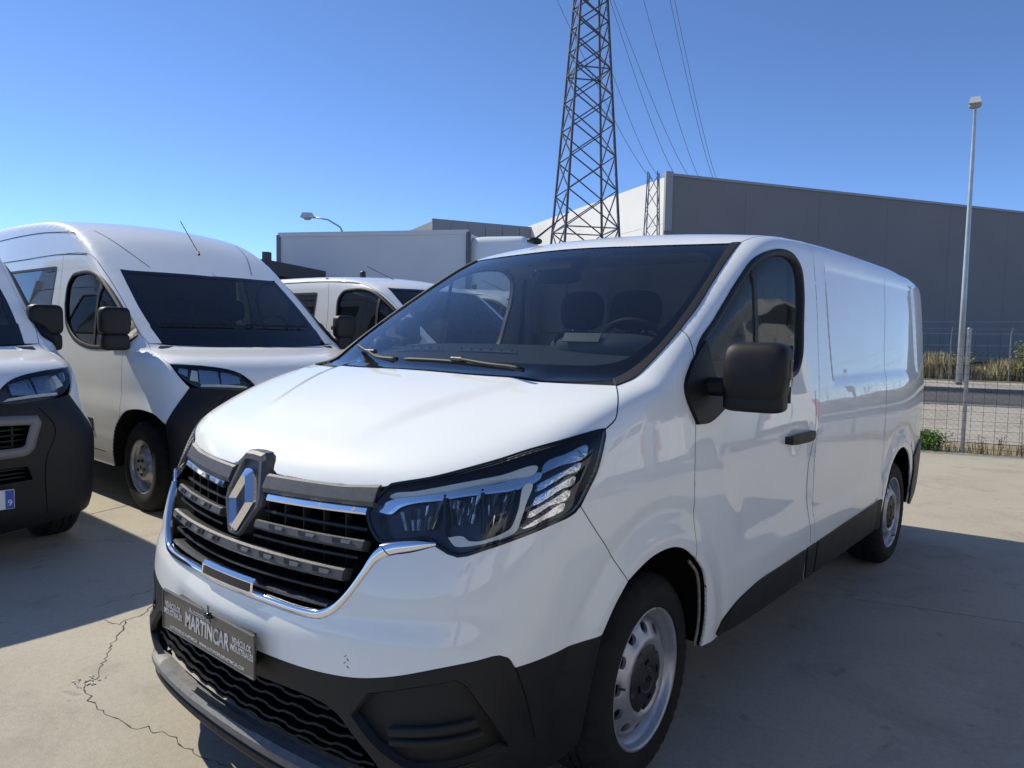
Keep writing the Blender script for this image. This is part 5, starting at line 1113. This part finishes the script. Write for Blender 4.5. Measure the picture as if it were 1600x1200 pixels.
def plant(nm, a, b, h, wdt, n, m, label, seed, cat='plant', group=None, leaf=.03, stalk=5):
    r = np.random.RandomState(seed); x, y, z = yd(a, b, -.03 if b < 8.05 else .02); t = thing(nm, label, cat, (x, y, z), 0, group); mb = MB(); V = []; Fc = []
    for k in range(stalk):
        an = r.rand()*6.28; tp = Vector((math.cos(an)*wdt*.35*r.rand(), math.sin(an)*wdt*.35*r.rand(), h*(.6 + .4*r.rand()))); mb.bar((math.cos(an)*.02, math.sin(an)*.02, 0), tp, .006*h/.5, 4, .002)
        for q in range(n//stalk):
            t_ = .15 + .85*r.rand(); p = tp*t_ + Vector((r.normal(0, wdt*.16), r.normal(0, wdt*.16), r.normal(0, h*.05))); p.z = max(p.z, .02); d1 = Vector(r.normal(size=3)).normalized()*leaf; d2 = Vector(r.normal(size=3)).normalized()*leaf*.5; i = len(V)
            V += [p - d1, p + d2, p + d1, p - d2]; Fc.append((i, i+1, i+2, i+3))
    mb.build('stem', BROWN, t); mk('foliage', V, Fc, m, t, smooth=False); return t
plant('green_shrub', 1.38, 6.80, .28, .55, 2600, GREEN, 'low fresh green shrub at the foot of the fence near the steel post', 5, 'shrub', leaf=.022, stalk=14)
for k, (a, h) in enumerate(((2.05, .30), (2.25, .36), (2.52, .62), (2.78, .34), (.9, .2))):
    plant('dead_weed', a, 6.75, h, .16, 60, BROWN, ['short dead brown weed just right of the fence post', 'knee high dead weed between two taller ones at the fence', 'tallest dead brown weed stalk at the fence foot', 'short dead weed at the right frame edge by the fence', 'small dead weed at the fence behind the van tail'][k], 20 + k, 'weed', leaf=.014, stalk=4)
for k, (a, b, h) in enumerate(((7.0, 28.0, 1.45), (7.9, 28.0, 1.4), (4.9, 28.2, 1.2))):
    plant('yellow_bush', a, b, h, 1.1, 900, leaf_mat('yellow_leaf', (.22, .23, .09)), ['yellow green bush beside the street lamp across the road', 'rounder yellow green bush right of its twin across the road', 'low yellow bush behind the van tail across the road'][k], 40 + k, 'bush', leaf=.06, stalk=12)
# ---- fence ----
GALV = mat('galvanised_steel', (.30, .31, .33), .45, .6, noise=.15, nscale=20); WIRE = mat('fence_wire', (.035, .035, .04), .6, .3)
fb = 6.64
fence = thing('wire_fence', 'dark welded wire mesh fence on steel posts along the yard edge, barbed wire on top', 'fence', yd(0, fb, 0)); fence.rotation_euler.z = RA
for a in (-16.2, -13.2, -10.2, -7.2, -4.2, -1.2, 1.82, 4.8, 7.8, 10.8): mb = MB(); mb.bar((a, 0, -.05), (a, 0, 1.60), .026, 10); V, Fc = sellip((a, 0, 1.61), (.062, .062, .05), 2, 12, 8); mb.add(V, Fc); mb.build('fence_post', GALV, fence, smooth=False)
mb = MB()
for a in np.arange(-16.2, 10.8, .135): mb.box((a, -.03, .79), (.0032, .0032, 1.52))
for z in np.arange(.06, 1.50, .12): mb.box((-2.7, -.034, z), (27, .0032, .0032))
mb.build('mesh_wire', WIRE, fence, kind='stuff')
mb = MB()                                    # chain link behind
for a in np.arange(-16.2, 10.8, .075):
    mb.bar((a, .02, .03), (a + 1.32, .02, 1.35), .0008, 3); mb.bar((a, .022, 1.35), (a + 1.32, .022, .03), .0008, 3)
mb.build('chain_link', WIRE, fence, kind='stuff')
for z in (1.42, 1.57, 1.72): mb = MB(); mb.tube([(a, .0, z - .02*math.sin((a % 3)/3*PI)) for a in np.arange(-16.2, 10.9, .5)], .0022, 4); mb.build('top_wire', GALV, fence)
# second fence across the road
fen2 = thing('far_fence', 'thin wire fence on light posts beyond the road before the grey wall', 'fence', yd(0, 27.6, 0)); fen2.rotation_euler.z = RA
for a in np.arange(-24, 40, 1.9): mb = MB(); mb.bar((a, 0, 0), (a, 0, 1.75), .02, 6); mb.bar((a, 0, 1.75), (a, -.22, 2.0), .018, 6); mb.build('fence_post', GALV, fen2)
for z in (.9, 1.3, 1.75, 1.95): mb = MB(); mb.bar((-24, 0, z), (40, 0, z), .006, 4); mb.build('wire', GALV, fen2)
# ---- street lamps ----
POLE = mat('painted_pole', (.46, .48, .50), .4, .3, noise=.1, nscale=4)
def lamp(x, y, h, label, arm, hd, grp=None, r0=.10):
    t = thing('street_lamp', label, 'street lamp', (x, y, 0), 0, grp)
    P = [(0, 0, 0), (0, 0, h*.35), (.0, 0, h*.7)] + [(arm[0]*k, arm[1]*k, h*(.7 + .3*f)) for k, f in ((.06, .45), (.25, .78), (.6, .95), (1, 1.0))]
    mb = MB(); mb.tube(P, [r0, r0*.85, r0*.65, r0*.6, r0*.5, r0*.45, r0*.42], 12); mb.build('pole', POLE, t, smooth=True)
    mb = MB(); mb.box((0, 0, .10), (.34, .34, .03), bev=.01); mb.build('base_plate', GALV, t)
    ax = Vector((arm[0], arm[1], 0)).normalized(); c = Vector((arm[0], arm[1], h)) + ax*hd*.5
    rot = Matrix.Rotation(math.atan2(ax.y, ax.x), 3, 'Z'); hw = hd*.5
    mb = MB(); mb.add([c + rot @ Vector(v) for v in [(-hw, -hw*.6, -.03), (hw, -hw*.7, -.03), (hw, hw*.7, -.03), (-hw, hw*.6, -.03), (-hw*.7, -hw*.4, hd*.34), (hw*.7, -hw*.5, hd*.34), (hw*.7, hw*.5, hd*.34), (-hw*.7, hw*.4, hd*.34)]], [(0, 3, 2, 1), (4, 5, 6, 7), (0, 1, 5, 4), (1, 2, 6, 5), (2, 3, 7, 6), (3, 0, 4, 7)]); hdo = mb.build('lamp_head', mat('lamp_shell', (.62, .62, .60), .4), t)
    V, Fc = sellip(c + Vector((0, 0, -.06)), (hd*.75, hd*.5, .20), 2.4, 14, 8); mk('lamp_bowl', V, Fc, mat('lamp_bowl_plastic', (.35, .33, .28), .25), hdo)
lamp(-2.491, 27.79, 9.2, 'tall grey street lamp across the road on the right, before the grey building', (.05, -.36), .52)
lamp(*FARLAMP, 'distant street lamp with a curved arm above the white lorry body', (-1.5, -1.2), .7)
# ---- buildings ----
def wallmat(nm, c, n=.06, wave=0):
    m = mat(nm, c, .8, noise=n, nscale=.35, bump=.2, bscale=3); return m
GREYW = wallmat('grey_precast', (.24, .222, .212), .06); WHITEW = wallmat('white_cladding', (.80, .80, .78), .04); GREYR = wallmat('grey_roofing', (.22, .23, .25), .08); TRIMW = mat('parapet_trim', (.34, .34, .35), .6)
CB = Vector((-20.6, 39.79, 0)); d1 = Vector((math.sin(math.radians(29.4)), math.cos(math.radians(29.4)), 0)); d2 = Vector((-d1.y, d1.x, 0)); HB = 11.35
bld = thing('warehouse', 'large flat roofed warehouse, dark grey panel front and sunlit white side', 'building', CB); 
def wall(nm, o, d, L, h0, h1, n, m, par, z0=0, dep=.18, nrm=None, gap=.02, rows=1):
    for i in range(n):
        for r in range(rows):
            a, b = L*i/n + gap/2, L*(i+1)/n - gap/2; za, zb = z0 + (h1 - z0)*r/rows + gap/2*(r > 0), z0 + (h1 - z0)*(r+1)/rows - gap/2*(r < rows-1)
            p = o + d*a; q = o + d*b; e = nrm*dep; mb = MB(); mb.add([p + Vector((0, 0, za)), q + Vector((0, 0, za)), q + Vector((0, 0, zb)), p + Vector((0, 0, zb)), p + e + Vector((0, 0, za)), q + e + Vector((0, 0, za)), q + e + Vector((0, 0, zb)), p + e + Vector((0, 0, zb))], [(0, 1, 2, 3), (4, 7, 6, 5), (0, 4, 5, 1), (1, 5, 6, 2), (2, 6, 7, 3), (3, 7, 4, 0)]); mb.build(nm, m, par)
Z0 = Vector((0, 0, 0))
wall('wall_panel', Z0, d1, 72, 0, HB, 12, GREYW, bld, nrm=d2, gap=.014)
wall('cladding_panel', Z0 + d2*.1 - d1*.0, d2, 24, 0, HB - .1, 4, WHITEW, bld, nrm=d1, gap=.02, rows=4)
mb = MB(); mb.add([Z0 + d1*.3 + d2*.3, Z0 + d1*72 + d2*.3, Z0 + d1*72 + d2*24, Z0 + d1*.3 + d2*24, Z0 + d1*.3 + d2*.3 + Vector((0, 0, HB-.4)), Z0 + d1*72 + d2*.3 + Vector((0, 0, HB-.4)), Z0 + d1*72 + d2*24 + Vector((0, 0, HB-.4)), Z0 + d1*.3 + d2*24 + Vector((0, 0, HB-.4))], [(0, 1, 5, 4), (1, 2, 6, 5), (2, 3, 7, 6), (3, 0, 4, 7), (4, 5, 6, 7)]); mb.build('roof', GREYR, bld)
mb = MB(); mb.add([Z0 - d2*.10 + Vector((0, 0, HB)), Z0 + d1*72 - d2*.10 + Vector((0, 0, HB)), Z0 + d1*72 + d2*.3 + Vector((0, 0, HB)), Z0 + d2*.3 + Vector((0, 0, HB))] + [v + Vector((0, 0, .16)) for v in (Z0 - d2*.10 + Vector((0, 0, HB)), Z0 + d1*72 - d2*.10 + Vector((0, 0, HB)), Z0 + d1*72 + d2*.3 + Vector((0, 0, HB)), Z0 + d2*.3 + Vector((0, 0, HB)))], [(0, 1, 5, 4), (1, 2, 6, 5), (2, 3, 7, 6), (3, 0, 4, 7), (4, 5, 6, 7), (0, 3, 2, 1)]); mb.build('parapet', TRIMW, bld)
mb = MB(); mb.box(Z0 + d1*.1 - d2*.22 + Vector((0, 0, HB - 1.6)), (.5, .2, 3.6), math.radians(60.6)); mb.build('corner_trim', TRIMW, bld)
# lower grey hall farther left
hall = thing('grey_hall', 'low grey flat roofed hall behind the lorry body, left of the pylon', 'building', HALL[0])
h1v = Vector(HALL[1]).normalized(); h2v = Vector((-h1v.y, h1v.x, 0))
wall('wall_panel', Z0, h1v, HALL[2], 0, HALL[3], 7, wallmat('blue_grey_cladding', (.24, .255, .285)), hall, nrm=h2v, gap=.05)
mb = MB(); mb.box(h1v*HALL[2]/2 + h2v*8 + Vector((0, 0, HALL[3]/2 - .1)), (HALL[2] - .4, 15, HALL[3] - .1), math.atan2(h1v.y, h1v.x)); mb.build('roof', GREYR, hall)
ysign = thing('yellow_sign', 'small yellow sign board on the white warehouse side', 'sign', YS); mb = MB(); mb.box((0, 0, 0), (.9, .12, .75), math.radians(-58)); mb.build('board', mat('sign_yellow', (.75, .45, .06), .5), ysign); mb = MB(); mb.bar((0, 0, -6), (0, 0, -.3), .06); mb.build('post', GALV, ysign)
# ---- lattice pylon ----
STEEL = mat('pylon_steel', (.10, .105, .12), .55, .4, noise=.2, nscale=2)
PB, PH = Vector(PYL[0]), 30.0; pyl = thing('lattice_pylon', 'tall steel lattice power pylon rising behind the van roof', 'pylon', PB, PYL[1])
def hw(z): return max(.12, PYL[2]*(1 - z/32.5)*.5)
def cor(k, z): s = ((-1, -1), (1, -1), (1, 1), (-1, 1))[k % 4]; return Vector((s[0]*hw(z), s[1]*hw(z), z))
def angle_bar(a, b, w_):
    """L-section steel angle"""
    a, b = Vector(a), Vector(b); d = (b-a).normalized(); u = d.orthogonal().normalized(); v = d.cross(u); V = []
    for p in (a, b): V += [p, p + u*w_, p + v*w_]
    return V, [(0, 1, 4, 3), (0, 3, 5, 2)]
for k in range(4): mb = MB(); mb.tube([cor(k, z) for z in np.linspace(0, PH, 12)], .085, 4); mb.build('leg', STEEL, pyl)
zs = [0.0]
while zs[-1] < PH - 1: zs.append(zs[-1] + max(1.0, hw(zs[-1])*1.36))
for i in range(len(zs)-1):
    for k in range(4):
        z0, z1 = zs[i], zs[i+1]
        for a, b in ((cor(k, z0), cor(k+1, z1)), (cor(k+1, z0), cor(k, z1))): mb = MB(); mb.bar(a, b, .042, 4); mb.build('brace', STEEL, pyl)
for z in (zs[3], zs[8] if len(zs) > 8 else 20): 
    for k in range(4): mb = MB(); mb.bar(cor(k, z), cor(k+1, z), .045, 4); mb.build('cross_member', STEEL, pyl)
for z, L in ((23.6, 4.5), (26.4, 3.8), (29, 3.0)):
    for s in (-1, 1): mb = MB(); mb.bar((0, 0, z + .8), (L*s, 0, z), .07, 4); mb.bar((0, .6, z), (L*s, 0, z), .06, 4); mb.bar((0, -.6, z), (L*s, 0, z), .06, 4); mb.build('cross_arm', STEEL, pyl)
# small lattice mast before the white warehouse side
mast = thing('lattice_mast', 'short slim lattice mast against the white warehouse side, just left of its grey corner', 'mast', (-20.76, 38.6, 0), math.radians(20))
mh = 11.35
def mc(k, z): s = ((-1, -1), (1, -1), (1, 1), (-1, 1))[k % 4]; h_ = .62 - .33*z/mh; return (s[0]*h_, s[1]*h_, z)
for k in range(4): mb = MB(); mb.bar(mc(k, 0), mc(k, mh), .045, 4); mb.build('leg', GALV, mast)
for i in range(10):
    for k in range(4): mb = MB(); mb.bar(mc(k + i % 2, mh*i/10), mc(k + 1 - i % 2, mh*(i+1)/10), .028, 4); mb.build('brace', GALV, mast)
WLINE = mat('cable', (.05, .055, .07), .6)
for k, (a, b) in enumerate(WIRES):
    A, B = Vector(a), Vector(b); P = [A + (B - A)*t - Vector((0, 0, 4*1.2*t*(1-t))) for t in np.linspace(0, 1, 14)]; mb = MB(); mb.tube(P, [.014 + .03*t for t in np.linspace(0, 1, 14)], 4); o = mb.build('power_cable', WLINE); o['label'] = ['leftmost of the cables that leave the pylon right side high up', 'second cable from the pylon on its upper right', 'middle cable in the sky right of the pylon', 'left one of the close pair of cables farthest right', 'right one of the close pair of cables farthest right', 'lowest cable leaving the pylon at half height', 'cable crossing behind the pylon from its upper left'][k]; o['category'] = 'cable'; o['group'] = 'cables strung from the pylon'
# ---- lorry with white box body, flatbed rack ----
def lorry(loc, rz, label, L, Wd, H, z0=1.0, red=False):
    t = thing('box_lorry', label, 'lorry', loc, rz); BW = mat('lorry_panel', (.66, .66, .66), .45, noise=.04, nscale=.8)
    mb = MB(); mb.box((0, L/2 + 2.2, z0 + H/2), (Wd, L, H), bev=.03); mb.build('cargo_box', BW, t)
    for s in (-1, 1):
        for y in (2.2, 2.2 + L): mb = MB(); mb.box((s*Wd/2, y, z0 + H/2), (.09, .10, H + .02), bev=.02); mb.build('corner_post', mat('post_dark', (.12, .12, .125), .5) if y < 3 else SILVERP, t)
        mb = MB(); mb.box((s*(Wd/2), L/2 + 2.2, z0 + H), (.06, L, .10)); mb.build('top_rail', BW, t)
        for y in (1.1, L + 1.2): wheel(t, Wd/2 - .02, y, .42, s, .42, .26, .24, 'dish', seed=y)
    mb = MB(); mb.box((0, L/2 + 1.5, .72), (.9, L + 1.5, .22)); mb.build('chassis', UNDER, t)
    def tp(p): return (p.x, p.y + .0, p.z) if p.z < 0 or p.y > 0 else (p.x, p.y*(1 - .35*p.z), p.z)
    V, Fc = sellip((0, 1.05, 1.45), (Wd - .15, 1.9, 1.9), 7, 32, 20, taper=tp); mk('cab', V, Fc, WHITE2, t)
    mb = MB(); mb.box((0, .20, 1.85), (Wd - .45, .06, .62), Matrix.Rotation(-.28, 3, 'X'), .02); mb.build('windscreen', BLACKG, t)
    for s in (-1, 1): mb = MB(); mb.box((s*(Wd/2 - .07), .95, 1.85), (.03, .8, .55), bev=.01); mb.build('side_window', BLACKG, t); mb = MB(); mb.box((s*(Wd/2 - .35), .10, .85), (.35, .06, .2), bev=.02); mb.build('headlight', REFL, t)
    mb = MB(); mb.box((0, .12, .62), (Wd - .2, .12, .3), bev=.03); mb.build('bumper', BLACKP, t)
    V, Fc = sellip((0, 1.30, 2.85), (Wd - .1, 1.95, 1.55), 9, 32, 20, taper=lambda p: (p.x*(1 - .08*max(0, p.z)), p.y if p.y > 0 else p.y*(1 - .42*max(0, p.z + .6)), p.z)); mk('wind_deflector', V, Fc, WHITE2, t)
    if red:
        for s in (-1, 1): mb = MB(); mb.box((s*(Wd/2 - .2), L + 2.22, .85), (.3, .05, .16)); mb.build('tail_lamp', REDL, t)
    return t
lorry(*LORRY)
# flatbed truck rack showing above the third van
fl = thing('flatbed_truck', 'dark steel flatbed tipper side rising beside the white lorry body', 'truck', *FLAT); FS = mat('flatbed_steel', (.05, .05, .052), .6, noise=.2, nscale=6)
mb = MB(); mb.box((0, 1.7, 2.63), (2.1, 2.6, .27)); mb.build('flatbed', FS, fl); 
for s in (-1, 1): mb = MB(); mb.box((s*1.02, .5, 2.66), (.12, .14, .50)); mb.build('stake', FS, fl)
mb = MB(); mb.box((0, 1.7, .85), (.8, 2.8, .3)); mb.build('chassis', UNDER, fl)
mb = MB(); mb.box((0, 1.8, 1.7), (1.4, 2.2, 1.6)); mb.build('subframe', UNDER, fl)
for s in (-1, 1):
    for y in (.9, 2.6): wheel(fl, .98, y, .38, s, .38, .24, .21, 'dish', seed=y)
# ---- more vans: behind the windscreen, and unseen ones added right of frame for reflections and bounce ----
index_kids()
def again(src, loc, rz, label, group=None, sc=None):
    c = copy_tree(src); c.location = loc; c.rotation_euler = (0, 0, rz); c['label'] = label
    if sc: c.scale = sc
    if group: c['group'] = group
    return c
again(med, (-2.9, 7.25, 0), PI/2, 'low white van seen through the windscreen, next beyond the barred one')
RV = 'white vans parked opposite, reflected in the body side'
for k, (y_, src, dx) in enumerate(((-5.2, med, .3), (-2.7, duc, 0), (-.2, med, .15), (2.3, duc, .25), (4.9, med, 0), (7.4, duc, .2))):
    again(src, (10.4 + dx - (.9 if src is med else 0), y_, 0), PI/2, ['%s white van in the opposite row, %s from the viewer, outside the frame' % (('low' if src is med else 'high'), w_) for w_ in ('first', 'second', 'third', 'fourth', 'fifth', 'sixth')][k], RV)
again(duc, (9.15, 8.75, 0), PI/2, 'high white van parked along the fence, just outside the right frame edge', RV)
unseen_bld = thing('sales_office', 'long low pale building beyond the right edge of the frame', 'building', (19, 2, 0), 0)  # unseen pale building, added only for the body side to reflect
for k in range(7): mb = MB(); mb.box((0, -12 + k*4.0, 2.2), (.3, 3.98, 4.4)); wp_ = mb.build('wall_panel', WHITEW, unseen_bld); mb = MB(); mb.box((-.17, -12 + k*4.0, 1.6), (.06, 2.2, 1.4)); mb.build('window', BLACKG, unseen_bld)
mb = MB(); mb.box((-.2, 0, 4.0), (.2, 12, .7)); mb.build('fascia', mat('fascia_red', (.42, .05, .04), .5), unseen_bld); mb = MB(); mb.box((3, 0, 4.5), (6.6, 28.6, .2)); mb.build('roof', GREYR, unseen_bld)
